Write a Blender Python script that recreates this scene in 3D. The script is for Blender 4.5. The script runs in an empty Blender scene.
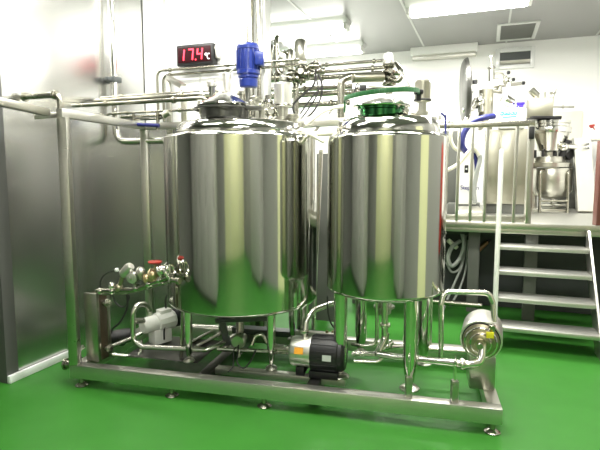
import bpy, bmesh, math, random
from mathutils import Vector as V, Matrix
R = math.radians
random.seed(4)
scene = bpy.context.scene
COL = scene.collection

# ------------------------------------------------------------------ survey frame
F, PITCH, YAW, EYE = 503.0, R(6.05), R(20.3), 1.57
RT = V((math.cos(YAW), math.sin(YAW), 0)); FW = V((-math.sin(YAW), math.cos(YAW), 0)); UP = V((0, 0, 1))
def W(a, d, z):                      # lateral, ahead, height
    p = RT * a + FW * d; return V((p.x, p.y, z))
def ray(px, py):
    x = (px - 300) / F; y = -(py - 225) / F
    return RT * x + FW * (math.cos(PITCH) + y * math.sin(PITCH)) + UP * (-math.sin(PITCH) + y * math.cos(PITCH))
E0 = V((0, 0, EYE))
def D(px, py, d): r = ray(px, py); return E0 + r * (d / r.dot(FW))
def PZ(px, py, z): r = ray(px, py); return E0 + r * ((z - EYE) / r.z)
def PY(px, py, y): r = ray(px, py); return E0 + r * (y / r.y)
def PX(px, py, x): r = ray(px, py); return E0 + r * (x / r.x)

# ------------------------------------------------------------------ materials
M = {}
def mat(name, col, rough=.5, metal=0., noise=0., nscale=8., bump=0., coat=0., spec=.5, stretch=(1, 1, 1), col2=None, emit=None, estr=0., rvar=0.):
    m = bpy.data.materials.new(name); m.use_nodes = True
    nt = m.node_tree; b = nt.nodes['Principled BSDF']
    b.inputs['Base Color'].default_value = (*col, 1); b.inputs['Roughness'].default_value = rough
    b.inputs['Metallic'].default_value = metal; b.inputs['Specular IOR Level'].default_value = spec
    b.inputs['Coat Weight'].default_value = coat; b.inputs['Coat Roughness'].default_value = .08
    if emit: b.inputs['Emission Color'].default_value = (*emit, 1); b.inputs['Emission Strength'].default_value = estr
    tc = nt.nodes.new('ShaderNodeTexCoord'); mp = nt.nodes.new('ShaderNodeMapping'); mp.inputs['Scale'].default_value = stretch
    nz = nt.nodes.new('ShaderNodeTexNoise'); nz.inputs['Scale'].default_value = nscale; nz.inputs['Detail'].default_value = 3
    nt.links.new(tc.outputs['Object'], mp.inputs['Vector']); nt.links.new(mp.outputs['Vector'], nz.inputs['Vector'])
    if noise or col2:
        mx = nt.nodes.new('ShaderNodeMix'); mx.data_type = 'RGBA'
        c2 = col2 or tuple(max(0, c * (1 - noise)) for c in col)
        mx.inputs['A'].default_value = (*col, 1); mx.inputs['B'].default_value = (*c2, 1)
        nt.links.new(nz.outputs['Fac'], mx.inputs['Factor']); nt.links.new(mx.outputs['Result'], b.inputs['Base Color'])
    if rvar:
        mr = nt.nodes.new('ShaderNodeMapRange'); mr.inputs['To Min'].default_value = max(.02, rough - rvar); mr.inputs['To Max'].default_value = rough + rvar
        nt.links.new(nz.outputs['Fac'], mr.inputs['Value']); nt.links.new(mr.outputs['Result'], b.inputs['Roughness'])
    if bump:
        bp = nt.nodes.new('ShaderNodeBump'); bp.inputs['Strength'].default_value = bump; bp.inputs['Distance'].default_value = .01
        nt.links.new(nz.outputs['Fac'], bp.inputs['Height']); nt.links.new(bp.outputs['Normal'], b.inputs['Normal'])
    M[name] = m; return m
mat('tank_steel', (.62, .62, .57), .10, 1, noise=.10, nscale=3, stretch=(6, 6, .2), rvar=.03)
mat('polished_steel', (.74, .73, .68), .10, 1, noise=.06, nscale=10, rvar=.03)
mat('satin_steel', (.52, .51, .45), .30, 1, noise=.12, nscale=12, stretch=(1, 1, 4), rvar=.06)
mat('frame_steel', (.62, .61, .56), .36, .95, noise=.06, nscale=10, rvar=.05)
mat('skid_pipe', (.72, .71, .65), .24, 1, noise=.06, nscale=10, rvar=.04)
mat('pipe_steel', (.38, .37, .31), .26, 1, noise=.06, nscale=10, rvar=.04)  # darker copy of the pipe steel, its tone offsets the strong light overhead
mat('sheet_steel', (.64, .64, .62), .27, 1, noise=.04, nscale=.8)
mat('bench_steel', (.72, .71, .66), .38, 1, noise=.08, nscale=6, rvar=.05)
mat('tread_steel', (.62, .62, .58), .45, 1, noise=.15, nscale=60, bump=.15)
mat('cabinet_steel', (.42, .405, .33), .36, 1, noise=.12, nscale=3, stretch=(6, 6, .4))
mat('panel_white', (.86, .87, .86), .16, 0, noise=.03, nscale=2, coat=.3)
mat('wall_white', (.95, .95, .93), .35, 0, noise=.03, nscale=2)
mat('ceiling_panel', (.27, .27, .265), .33, 0, noise=.05, nscale=2, spec=.6)
mat('joint_grey', (.62, .63, .61), .4)
mat('green_mirror_metal', (.04, .17, .06), .14, 1, noise=.1)  # steel with its green mirror image put into the colour
mat('floor_green', (.042, .205, .026), .42, 0, noise=.22, nscale=3, spec=.22, coat=.0, rvar=.07, bump=.01)
mat('cream_wall', (.80, .80, .48), .5, 0, noise=.05)
mat('dark_wall', (.30, .30, .285), .4, 0, noise=.1)
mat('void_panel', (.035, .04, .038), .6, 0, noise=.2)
mat('skirting_white', (.82, .84, .82), .4)
mat('white_paint', (.84, .84, .80), .35, 0, noise=.04)
mat('white_plastic', (.88, .88, .86), .4, 0, noise=.03)
mat('cream_hose', (.78, .76, .62), .45, 0, noise=.06)
mat('grey_hose', (.36, .38, .35), .4, 0, noise=.1)
mat('black_plastic', (.010, .010, .011), .45, 0, noise=.2)
mat('black_rubber', (.02, .02, .02), .55, 0, noise=.2)
mat('blue_paint', (.012, .03, .21), .3, 0, noise=.12, coat=.2)
mat('blue_hose', (.02, .025, .17), .4, 0, noise=.1)
mat('blue_cap', (.06, .03, .62), .4, 0, noise=.05)
mat('green_band', (.03, .15, .05), .3, 0, noise=.12, coat=.2)
mat('red_plastic', (.42, .03, .018), .4, 0, noise=.1)
mat('red_brown', (.16, .06, .045), .5, 0, noise=.15)
mat('orange_label', (.85, .36, .02), .5, 0, noise=.04)
mat('yellow_tag', (.82, .72, .03), .5, 0, noise=.04)
mat('grey_label', (.55, .57, .55), .5, 0, noise=.04)
mat('brass', (.55, .44, .26), .28, 1, noise=.15)
mat('bronze_steel', (.40, .36, .25), .3, 1, noise=.12)
mat('brown_edge', (.07, .05, .03), .45, 0, noise=.2)
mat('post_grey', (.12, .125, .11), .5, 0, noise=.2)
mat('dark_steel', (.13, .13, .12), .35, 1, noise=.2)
mat('vent_dark', (.09, .10, .10), .5, 0, noise=.1)
mat('display_face', (.03, .005, .007), .4, 0, noise=.05, spec=.12)
mat('display_red', (.9, .05, .08), .4, emit=(1., .035, .07), estr=2.6)
mat('display_white', (.8, .8, .8), .4, emit=(1., .85, .88), estr=.7)
mat('lamp_glow', (1, 1, 1), .5, emit=(1., .985, .93), estr=9.)
mat('bench_grey', (.09, .09, .085), .4, 0, noise=.06, nscale=2)
mat('cabinet_grey', (.42, .42, .395), .4, 0, noise=.12, nscale=2)
mat('navy_ink', (.02, .02, .16), .5, 0, noise=.04)
mat('cyan_ink', (.05, .55, .68), .5, 0, noise=.04)
mat('pale_panel', (.85, .83, .66), .45, 0, noise=.03)

# ------------------------------------------------------------------ mesh builder
def fillet(pts, rad, n=5):
    pts = [V(p) for p in pts]
    if len(pts) < 3 or rad <= 0: return pts
    out = [pts[0]]
    for i in range(1, len(pts) - 1):
        p, a, b = pts[i], pts[i - 1] - pts[i], pts[i + 1] - pts[i]
        la, lb = a.length, b.length; a.normalize(); b.normalize()
        ang = a.angle(b)
        if ang > 3.05: out.append(p); continue
        t = min(rad / math.tan(ang / 2), la * .48, lb * .48)
        p0, p1 = p + a * t, p + b * t
        for k in range(n + 1):
            s = k / n; out.append(p0 * (1 - s) ** 2 + p * 2 * s * (1 - s) + p1 * s * s)
    out.append(pts[-1]); return out
def smooth_curve(pts, n=8):
    pts = [V(p) for p in pts]; out = []
    q = [pts[0] * 2 - pts[1]] + pts + [pts[-1] * 2 - pts[-2]]
    for i in range(1, len(q) - 2):
        for k in range(n):
            t = k / n
            out.append(.5 * ((2 * q[i]) + (q[i + 1] - q[i - 1]) * t + (2 * q[i - 1] - 5 * q[i] + 4 * q[i + 1] - q[i + 2]) * t * t + (3 * q[i] - q[i - 1] - 3 * q[i + 1] + q[i + 2]) * t ** 3))
    out.append(pts[-1]); return out
def frame(ax):
    ax = V(ax).normalized(); h = V((0, 0, 1)) if abs(ax.z) < .9 else V((1, 0, 0))
    x = h.cross(ax).normalized(); return x, ax.cross(x), ax
class MB:
    def __init__(s): s.b = bmesh.new()
    def box(s, c, size, ax=None, az=None, bev=.004):       # ax: direction of the local x axis, az: local z axis
        x = V(ax or (1, 0, 0)).normalized(); z = V(az or (0, 0, 1)); z = (z - x * z.dot(x)).normalized(); y = z.cross(x)
        m = Matrix((x * size[0], y * size[1], z * size[2])).transposed().to_4x4(); m.translation = V(c)
        r = bmesh.ops.create_cube(s.b, size=1, matrix=m)
        bev = min(bev, min(size) * .3)
        if bev > .0004:
            es = list({e for v in r['verts'] for e in v.link_edges})
            bmesh.ops.bevel(s.b, geom=es, offset=bev, segments=2, affect='EDGES', profile=.5)
        return s
    def bar(s, p0, p1, w, h, bev=.003, up=(0, 0, 1)):
        p0, p1 = V(p0), V(p1); d = p1 - p0
        if abs(d.normalized().dot(V(up))) > .95: up = RT
        return s.box((p0 + p1) / 2, (d.length, w, h), d, up, bev)
    def lathe(s, prof, o, ax=(0, 0, 1), n=32):
        x, y, z = frame(ax); o = V(o); rings = []
        for r, h in prof:
            if r < 1e-5: rings.append([s.b.verts.new(o + z * h)])
            else: rings.append([s.b.verts.new(o + z * h + (x * math.cos(2 * math.pi * k / n) + y * math.sin(2 * math.pi * k / n)) * r) for k in range(n)])
        for A, B in zip(rings, rings[1:]):
            for k in range(n):
                k2 = (k + 1) % n
                if len(A) == 1 and len(B) == 1: break
                try:
                    if len(A) == 1: s.b.faces.new((A[0], B[k2], B[k]))
                    elif len(B) == 1: s.b.faces.new((A[k], A[k2], B[0]))
                    else: s.b.faces.new((A[k], A[k2], B[k2], B[k]))
                except ValueError: pass
        return s
    def cyl(s, p0, p1, r0, r1=None, n=24, bev=.003):
        p0, p1 = V(p0), V(p1); L = (p1 - p0).length; r1 = r0 if r1 is None else r1; e = min(bev, r0 * .3, r1 * .3, L * .3)
        return s.lathe([(0, 0), (r0 - e, 0), (r0, e), (r1, L - e), (r1 - e, L), (0, L)], p0, p1 - p0, n)
    def tube(s, pts, r, bend=.06, n=12, curve=False, caps=True):
        P = smooth_curve(pts) if curve else fillet(pts, bend)
        Q = [P[0]]
        for p in P[1:]:
            if (p - Q[-1]).length > 1e-4: Q.append(p)
        P = Q; rings = []; x = None
        for i, p in enumerate(P):
            t = (P[min(i + 1, len(P) - 1)] - P[max(i - 1, 0)]).normalized()
            if x is None: x = frame(t)[0]
            x = (x - t * x.dot(t))
            x = x.normalized() if x.length > 1e-6 else frame(t)[0]
            y = t.cross(x)
            rings.append([s.b.verts.new(p + (x * math.cos(2 * math.pi * k / n) + y * math.sin(2 * math.pi * k / n)) * r) for k in range(n)])
        for A, B in zip(rings, rings[1:]):
            for k in range(n): s.b.faces.new((A[k], A[(k + 1) % n], B[(k + 1) % n], B[k]))
        if caps: s.b.faces.new(rings[0][::-1]); s.b.faces.new(rings[-1])
        return s
    def torus(s, o, ax, Rr, r, n=28, m=8, a0=0, a1=360):
        x, y, z = frame(ax); o = V(o)
        if a1 - a0 >= 360:
            rings = [[s.b.verts.new(o + (x * math.cos(a) + y * math.sin(a)) * (Rr + r * math.cos(b)) + z * r * math.sin(b)) for b in [2 * math.pi * j / m for j in range(m)]] for a in [2 * math.pi * i / n for i in range(n)]]
            for i in range(n):
                for j in range(m): s.b.faces.new((rings[i][j], rings[(i + 1) % n][j], rings[(i + 1) % n][(j + 1) % m], rings[i][(j + 1) % m]))
            return s
        return s.tube([o + (x * math.cos(R(a0 + (a1 - a0) * k / n)) + y * math.sin(R(a0 + (a1 - a0) * k / n))) * Rr for k in range(n + 1)], r, 0, m)
    def ball(s, c, r, n=16):
        return s.lathe([(r * math.sin(math.pi * k / 10), -r * math.cos(math.pi * k / 10)) for k in range(11)], c, (0, 0, 1), n)
    def poly(s, pts, ext):                                   # a polygon given real thickness along ext
        a = [s.b.verts.new(V(p)) for p in pts]; b = [s.b.verts.new(V(p) + V(ext)) for p in pts]; n = len(pts)
        s.b.faces.new(a); s.b.faces.new(b[::-1])
        for k in range(n): s.b.faces.new((a[k], b[k], b[(k + 1) % n], a[(k + 1) % n]))
        return s
def origin(o):
    v = V((0, 0, 0))
    while o: v += V(o.location); o = o.parent
    return v
def build(name, mb, m, parent=None, label=None, kind=None, loc=None, sharp=35):
    b = mb.b; bmesh.ops.recalc_face_normals(b, faces=b.faces)
    off = origin(parent) if parent else (V(loc) if loc is not None else V((0, 0, 0)))
    for v in b.verts: v.co -= off
    me = bpy.data.meshes.new(name); b.to_mesh(me); b.free()
    me.materials.append(M[m]); me.shade_smooth(); me.set_sharp_from_angle(angle=R(sharp))
    o = bpy.data.objects.new(name, me); COL.objects.link(o)
    if parent: o.parent = parent
    elif loc is not None: o.location = loc
    if label: o['label'] = label
    if kind: o['kind'] = kind
    return o
def thing(name, loc, label, cat, group=None):
    o = bpy.data.objects.new(name, None); COL.objects.link(o); o.location = loc; o.empty_display_size = .1
    o['label'] = label; o['category'] = cat
    if group: o['group'] = group
    return o
def single(name, mb, m, label, cat, group=None, loc=None):
    if loc is None: mb.b.verts.ensure_lookup_table(); loc = mb.b.verts[0].co.copy()
    o = build(name, mb, m, None, label, None, loc); o['category'] = cat
    if group: o['group'] = group
    return o
def struct(name, mb, m, label=None, parent=None):
    o = build(name, mb, m, parent)
    if not parent: o['kind'] = 'structure'
    if label and not parent: o['label'] = label
    return o
def copy_tree(o, parent=None):
    c = o.copy(); COL.objects.link(c)
    if parent: c.parent = parent
    for ch in [x for x in bpy.data.objects if x.parent == o]: copy_tree(ch, c)
    return c
def ferrule(mb, p, ax, r): # tri-clamp collar around a pipe
    ax = V(ax).normalized(); return mb.lathe([(r, -.012), (r * 1.5, -.012), (r * 1.62, -.004), (r * 1.62, .004), (r * 1.5, .012), (r, .012)], p, ax, 16)

# ------------------------------------------------------------------ the room
HC, XL, XC, XR, YF, YC, YP, YB = 3.52, -3.29, -5.4, 1.9, -2.7, 2.63, 4.36, 8.5
XP = PY(264, 100, YP).x
struct('floor', MB().box(((XC + XR) / 2, (YF + YB) / 2, -.05), (XR - XC + .6, YB - YF + .6, .1), bev=0), 'floor_green', 'glossy green resin floor')
struct('ceiling', MB().box(((XC + XR) / 2, (YF + YB) / 2, HC + .05), (XR - XC + .6, YB - YF + .6, .1), bev=0), 'ceiling_panel', 'glossy grey panelled ceiling')
cb = MB()
for x in (-4.6, -3.4, -2.2, -1.0, .2, 1.4): cb.box((x, (YF + YB) / 2, HC - .002), (.025, YB - YF, .008), bev=0)
build('ceiling_joint', cb, 'joint_grey', bpy.data.objects['ceiling'])
def wall(name, c, size, m, label): return struct(name, MB().box(c, size, bev=0), m, label)
ZS = 2.02
wl = wall('wall_left', (XL - .06, (YC + YP) / 2 + .05, HC / 2), (.1, YP - YC + .1, HC), 'sheet_steel', 'tall wall of dull reflective stainless sheet')
wc = wall('wall_near', ((XC + XL) / 2 - .0555, YC + .04, HC / 2), (XL - XC + .11, .1, HC), 'bench_grey', 'wall facing the room at the near left corner')
wp = wall('wall_back', ((XL + XP) / 2, YP + .05, HC / 2), (XP - XL, .1, HC), 'panel_white', 'white panel partition behind the tanks')
build('steel_cladding', MB().box(((XL + XP) / 2, YP - .005, ZS / 2), (XP - XL, .012, ZS), bev=0), 'sheet_steel', wp)
jb = MB()
for px in (166, 200): jb.box((PY(px, 60, YP).x, YP - .003, (HC + ZS) / 2), (.02, .01, HC - ZS), bev=.002)
build('panel_joint', jb, 'joint_grey', wp)
struct('trim_1', MB().box((PY(237, 60, YP).x, YP - .012, HC / 2), (.075, .022, HC), bev=.004), 'panel_white')
struct('trim_2', MB().box((XP + .012, YP + .04, HC / 2), (.03, .13, HC), bev=.004), 'joint_grey')
wall('wall_rear', ((XC + XR) / 2, YB + .05, HC / 2), (XR - XC, .1, HC), 'wall_white', 'bright white rear wall')
wr = wall('wall_right', (XR + .05, (YF + YB) / 2, HC / 2), (.1, YB - YF + .2, HC), 'dark_wall', 'grey side wall')
build('wall_panel', MB().box((XR - .005, 2.9, 1.25), (.02, .75, 2.5), bev=0), 'cream_wall', wr)
build('wall_panel', MB().box((XR - .005, 7.2, HC / 2), (.02, 2.6, HC), bev=0), 'wall_white', wr)
wf = wall('wall_front', ((XC + XR) / 2, YF - .05, HC / 2), (XR - XC, .1, HC), 'dark_wall', 'grey wall facing the tanks')
wall('wall_side', (XC - .05, (YF + YC) / 2, HC / 2), (.1, YC - YF + .2, HC), 'dark_wall', 'grey far side wall')
wall('wall_side_rear', (XC - .05, (YP + YB) / 2, HC / 2), (.1, YB - YP, HC), 'wall_white', 'white wall of the rear bay')
dr = struct('door_1', MB().box((.15, YF + .03, 1.3), (3.0, .05, 2.6), bev=.004), 'cream_wall')
db = MB()
for x in (-1.35, -.6, .9, 1.65): db.box((x, YF + .06, 1.3), (.04, .02, 2.6))
build('door_frame', db, 'joint_grey', dr)
_yb = PX(69, 357, XL).y
struct('baseboard_left', MB().box((XL + .012, (YC + _yb) / 2, .03), (.03, _yb - YC + .02, .06), bev=.006), 'skirting_white')
# high marks on the rear wall and the air vent
t = thing('air_vent', PY(516, 58, YB), 'dark rectangular air vent high on the white rear wall', 'vent')
v0, v1, v2, v3 = PY(498, 52, YB - .02), PY(533, 48, YB - .02), PY(533, 65, YB - .02), PY(498, 69, YB - .02)
cx, cz, w, h = (v0.x + v1.x) / 2, (v0.z + v2.z) / 2, v1.x - v0.x, abs(v1.z - v2.z)
fb = MB()
for sx in (-1, 1): fb.box((cx + sx * w / 2, YB - .03, cz), (.06, .06, h + .06))
for sz in (-1, 1): fb.box((cx, YB - .03, cz + sz * h / 2), (w - .06, .06, .06))
build('frame', fb, 'panel_white', t); build('grille', MB().box((cx, YB - .008, cz), (w, .015, h), bev=0), 'vent_dark', t)
sb = MB()
sb.box((cx, YB - .03, cz - h * .22), (w - .05, .02, h * .26), az=(0, -.5, 1))
build('slat', sb, 'bench_steel', t)
t = thing('air_curtain', PY(444, 52, YB), 'long pale housing mounted high along the rear wall', 'air curtain')
a, b = PY(411, 54, YB - .1), PY(478, 49, YB - .1)
build('housing', MB().box(((a.x + b.x) / 2, YB - .1, a.z + .02), (b.x - a.x, .2, .13), bev=.02), 'wall_white', t)
build('outlet', MB().box(((a.x + b.x) / 2, YB - .1, a.z - .075), (b.x - a.x - .05, .13, .06), bev=.01), 'bench_steel', t)
a, b = PY(555, 112, YB - .02), PY(581, 140, YB - .02)
single('wall_hatch', MB().box(((a.x + b.x) / 2, YB - .02, (a.z + .95) / 2), (b.x - a.x, .04, a.z - .95)), 'pale_panel', 'pale cream hatch panel on the rear wall behind the mixer', 'panel')

# grey ceiling hatch in front of the vent
a, b, c_ = PZ(498, 40, HC), PZ(533, 37.5, HC), PZ(535, 21, HC)
t = thing('ceiling_hatch', ((a.x + b.x) / 2, (a.y + c_.y) / 2, HC), 'square grey return grille in the ceiling in front of the wall vent', 'grille')
cx, cy, w, h = (a.x + b.x) / 2, (a.y + c_.y) / 2, b.x - a.x, a.y - c_.y
for sx in (-1, 1): build('frame', MB().box((cx + sx * w / 2, cy, HC - .01), (.05, h + .05, .02)), 'joint_grey', t)
for sy in (-1, 1): build('frame', MB().box((cx, cy + sy * h / 2, HC - .01), (w - .05, .05, .02)), 'joint_grey', t)
build('grille', MB().box((cx, cy, HC - .005), (w, h, .009), bev=0), 'post_grey', t)
# ceiling lamps
def lamp(x, y, label, power=46):
    t = thing('ceiling_lamp', (x, y, HC), label, 'lamp', 'fluorescent ceiling lamps')
    build('housing', MB().poly([(x - .68, y - .16, HC), (x - .68, y + .16, HC), (x - .68, y + .075, HC - .07), (x - .68, y - .075, HC - .07)], (1.36, 0, 0)), 'joint_grey', t)
    build('diffuser', MB().box((x, y, HC - .105), (1.26, .19, .07), bev=.02), 'lamp_glow', t)
    for e in (-.65, .65): build('end_cap', MB().box((x + e, y, HC - .10), (.04, .18, .07)), 'white_plastic', t)
    L = bpy.data.lights.new('lamp_light', 'AREA'); L.shape = 'RECTANGLE'; L.size = 1.25; L.size_y = .17; L.energy = power; L.color = (1, .985, .92)
    o = bpy.data.objects.new('lamp_light', L); COL.objects.link(o); o.parent = t; o.location = (0, 0, -.145)
    return t
lamp(-2.42, 6.5, 'glowing fluorescent lamp above the valve manifold, nearer of the two over the pipes', 50)
lamp(-2.5, 7.75, 'glowing fluorescent lamp close to the rear wall, farther of the two over the pipes', 50)
lamp(-.28, 6.2, 'glowing fluorescent lamp at the top edge of the photo, in front of the vent', 105)
lamp(1.2, 5.3, 'added fluorescent lamp over the metal stairs, outside the photo', 28)  # this and the lamps below are unseen, added to light the room
lamp(-2.5, 3.5, 'added fluorescent lamp over the larger tank next to the steel wall, outside the photo', 32)
lamp(-1.0, 3.0, 'added fluorescent lamp over the gap between the tanks, outside the photo', 34)
lamp(-1.15, 2.2, 'added fluorescent lamp over the front of the skid, outside the photo', 20)
lamp(.45, 3.2, 'added fluorescent lamp over the smaller tank, outside the photo')
lamp(-2.7, 1.75, 'added fluorescent lamp over the open floor on the wall side, outside the photo', 16)
lamp(.2, .2, 'added fluorescent lamp over the open floor behind the camera, outside the photo', 24)
lamp(.2, -1.6, 'added fluorescent lamp before the cream door, outside the photo')

# two unseen runs of grey cabinets, added for the grey streaks mirrored in the tanks
def reflection_cabinet(x0, x1, y0, y1, h, label):
    t = thing('reflection_cabinet', ((x0 + x1) / 2, (y0 + y1) / 2, 0), label, 'cabinet')
    build('body', MB().box(((x0 + x1) / 2, (y0 + y1) / 2, h / 2 + .04), (x1 - x0, y1 - y0, h - .08), bev=.02), 'cabinet_grey', t)
    build('plinth', MB().box(((x0 + x1) / 2, (y0 + y1) / 2, .04), (x1 - x0 - .1, y1 - y0 - .1, .08)), 'black_plastic', t)
    n = max(2, round((x1 - x0) / .55)); w = (x1 - x0) / n
    for k in range(n):
        d = build('door', MB().box((x0 + w * (k + .5), y1 + .012, h / 2 + .04), (w - .02, .024, h - .14)), 'cabinet_grey', t)
        build('handle', MB().bar((x0 + w * (k + .85), y1 + .04, h * .45), (x0 + w * (k + .85), y1 + .04, h * .6), .02, .02), 'pipe_steel', d)
reflection_cabinet(-4.6, -2.15, -.5, .55, 2.6, 'added grey cabinet run across the aisle from the larger tank, only mirrored in its side')
reflection_cabinet(1.2, 1.86, -.3, .95, 2.6, 'added grey cabinet across the aisle from the smaller tank, only mirrored in its side')

# ------------------------------------------------------------------ the skid
_a0, _d0 = PZ(69, 365, .165).dot(RT), PZ(69, 365, .165).dot(FW)
_a1, _d1 = PZ(503, 410, .165).dot(RT), PZ(503, 410, .165).dot(FW)
SL = math.hypot(_a1 - _a0, _d1 - _d0); UX, UY = (_a1 - _a0) / SL, (_d1 - _d0) / SL
SU = (RT * UX + FW * UY); SV = (RT * -UY + FW * UX); S0 = W(_a0, _d0, 0)
def S(u, v, z): p = S0 + SU * u + SV * v; return V((p.x, p.y, z))
SW = 1.12
sk = thing('skid_frame', S(SL / 2, SW / 2, 0), 'long low stainless skid frame with tall corner posts carrying both tanks', 'frame')
def sbar(name, p0, p1, w, h, parent=sk, m='frame_steel'): return build(name, MB().bar(p0, p1, w, h), m, parent)
zb = .116
sbar('beam', S(0, .04, zb), S(SL, .04, zb), .08, .098)
sbar('beam', S(0, SW - .04, zb), S(SL, SW - .04, zb), .08, .098)
for u, mm in ((.04, 'frame_steel'), (1.02, 'dark_steel'), (1.80, 'dark_steel'), (SL - .04, 'satin_steel')): sbar('crossbeam', S(u, .08, zb), S(u, SW - .08, zb), .08, .094, m=mm)  # darker steel on the last crossbeam stands in for a dark reflection
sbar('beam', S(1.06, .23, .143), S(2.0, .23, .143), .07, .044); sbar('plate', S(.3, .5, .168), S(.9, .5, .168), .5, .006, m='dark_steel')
for u in (.07, .80, 1.48, SL - .05):
    for v in (.04, SW - .04):
        build('foot', MB().cyl(S(u, v, .012), S(u, v, .09), .018).lathe([(0, 0), (.045, 0), (.048, .006), (.03, .018), (.018, .024)], S(u, v, 0)).cyl(S(u, v, .07), S(u, v, .09), .03), 'pipe_steel', sk)
for u in (SL - .55, SL - .275): build('gusset', MB().bar(S(u, .05, .163), S(u, .05, .30), .045, .04), 'satin_steel', sk)
ZR = 1.975
for v in (.03, SW - .03): sbar('post', S(.03, v, .163), S(.03, v, ZR - .03), .066, .066, m='satin_steel')
sbar('rail', S(.03, -.01, ZR), S(.03, SW + .02, ZR), .05, .06)
sbar('rail', S(.055, SW - .03, ZR), S(SL - .4, SW - .03, ZR), .05, .06)
sbar('post', S(SL - .42, SW - .03, .163), S(SL - .42, SW - .03, ZR - .03), .05, .05)
build('pipe_stub', MB().cyl(S(-.10, .10, .125), S(0, .10, .125), .032).cyl(S(-.115, .10, .125), S(-.10, .10, .125), .045), 'pipe_steel', sk)
# guard rail that comes towards the camera along the steel wall
g0, g1 = S(.03, .0, ZR), None
t = thing('guard_rail', D(48, 113, 3.5), 'stainless angle rail running from the corner post along the steel wall', 'rail')
build('rail', MB().bar(D(47, 112.5, 3.5), D(-40, 93, 2.75), .05, .05), 'satin_steel', t)
build('bracket', MB().bar(D(34, 116.5, 3.52), D(64, 114.5, 3.64), .012, .04), 'satin_steel', t)

# ------------------------------------------------------------------ the tanks
def tank(label, ca, cd, Rb, z0, z1, Rd, zt, legs, rleg, seam):
    C = W(ca, cd, 0)
    t = thing('storage_tank', V((C.x, C.y, .168)), label, 'tank', 'stainless process tanks')
    o = V((C.x, C.y, 0))
    build('vessel', MB().lathe([(.05, z0 - .09), (Rb * .5, z0 - .06), (Rb - .05, z0 - .025), (Rb - .012, z0 - .008), (Rb, z0 + .012), (Rb, z0 + .014), (Rb, z1 - .022), (Rb, z1 - .02), (Rb - .006, z1 - .006), (Rb - .02, z1), (Rd - .01, z1 + .004)], o, n=96), 'tank_steel', t, sharp=50)
    pr = [(Rd, z1 + .002), (Rd, z1 + .02)]
    kn = .07; H = zt - z1
    for k in range(1, 9):
        a = R(k * 8.5); pr.append((Rd - kn + kn * math.cos(a), z1 + .02 + (H * .52) * math.sin(a) / math.sin(R(68))))
    r1, h1 = pr[-1]
    for k in range(1, 9):
        s = k / 8; pr.append((r1 * (1 - s), h1 + (zt - h1) * (1 - (1 - s) ** 2)))
    build('dome', MB().lathe(pr, o, n=96), 'polished_steel', t, sharp=50)
    build('rim', MB().torus(o + UP * (z1 + .004), UP, Rd + .006, .009, 72, 8), 'polished_steel', t)
    for la, ld in legs:
        p = W(ca + la, cd + ld, 0)
        lg = build('leg', MB().lathe([(rleg * .35, .20), (rleg * .62, .215), (rleg, .34), (rleg, z0 + .02), (0, z0 + .02)], p, n=24), 'polished_steel', t)
        build('foot', MB().lathe([(0, .168), (rleg * 1.35, .168), (rleg * 1.4, .176), (rleg * 1.1, .188), (rleg * .36, .192), (rleg * .36, .215)], p, n=24), 'satin_steel', lg)
    build('outlet', MB().cyl(o + UP * (z0 - .19), o + UP * (z0 - .085), .05).cyl(o + UP * (z0 - .15), o + UP * (z0 - .135), .075), 'satin_steel', t)
    return t, o
big, ob = tank('broad polished stainless tank under the blue motor, larger of the two', -.444, 3.85, .574, .606, 1.832, .482, 1.975, [(.24, -.38), (-.38, -.24), (-.24, .38), (.38, .24)], .031, 0)
small, os_ = tank('narrow polished stainless tank with green band around its lid, smaller of the two', .59, 3.45, .402, .772, 1.812, .345, 1.977, [(.12, -.315), (-.315, -.12), (-.12, .315), (.315, .12)], .046, 0)
def manway(t, c, r, zn0, zn1, neck_m, kk=1.16, kh=1.):
    build('manway_neck', MB().lathe([(r + .012, zn0), (r, zn0 + .012), (r, zn1 - .01), (r + .014, zn1 - .006), (r + .014, zn1 + .004), (r - .02, zn1 + .004)], c, n=48), neck_m, t)
    k = r * kk; h_ = .10 * kh
    return build('lid', MB().lathe([(r - .02, zn1 + .005), (k, zn1 + .006), (k + .004, zn1 + .012), (k, zn1 + .020), (k * .86, zn1 + .014 + h_ * .2), (k * .3, zn1 + .014 + h_ * .75), (.03, zn1 + .012 + h_ * .88), (0, zn1 + .012 + h_ * .9)], c, n=48), 'polished_steel', t)
# the large tank's manway
cb_ = D(225, 110, 3.62); cb_.z = 0
lid = manway(big, cb_, .165, 1.935, 2.02, 'dark_steel')  # dark steel stands in for dark reflections on the mirror-bright neck
build('knob', MB().cyl(cb_ + UP * 2.105, cb_ + UP * 2.135, .02), 'satin_steel', lid)
arm = MB()
for k in range(24):
    a0, a1 = R(150 + k * 7.0), R(150 + (k + 1) * 7.0)
    f = lambda a: cb_ + RT * math.cos(a) * .215 + FW * math.sin(a) * .215 + UP * 2.005
    arm.bar(f(a0), f(a1), .010, .013, bev=.001)
arm.bar(f(R(150)) + UP * .06, f(R(150)) - UP * .04, .03, .014)
arm.bar(f(R(318)), f(R(318)) + RT * .1 + FW * .08, .02, .03)
build('swing_arm', arm, 'dark_steel', big)
for k in range(2):
    a = R(20 + 140 * k); p = cb_ + RT * math.cos(a) * .2 + FW * math.sin(a) * .2
    build('clamp', MB().cyl(p + UP * 1.98, p + UP * 2.055, .010).cyl(p + UP * 2.055, p + UP * 2.08, .02), 'satin_steel', big)
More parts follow.
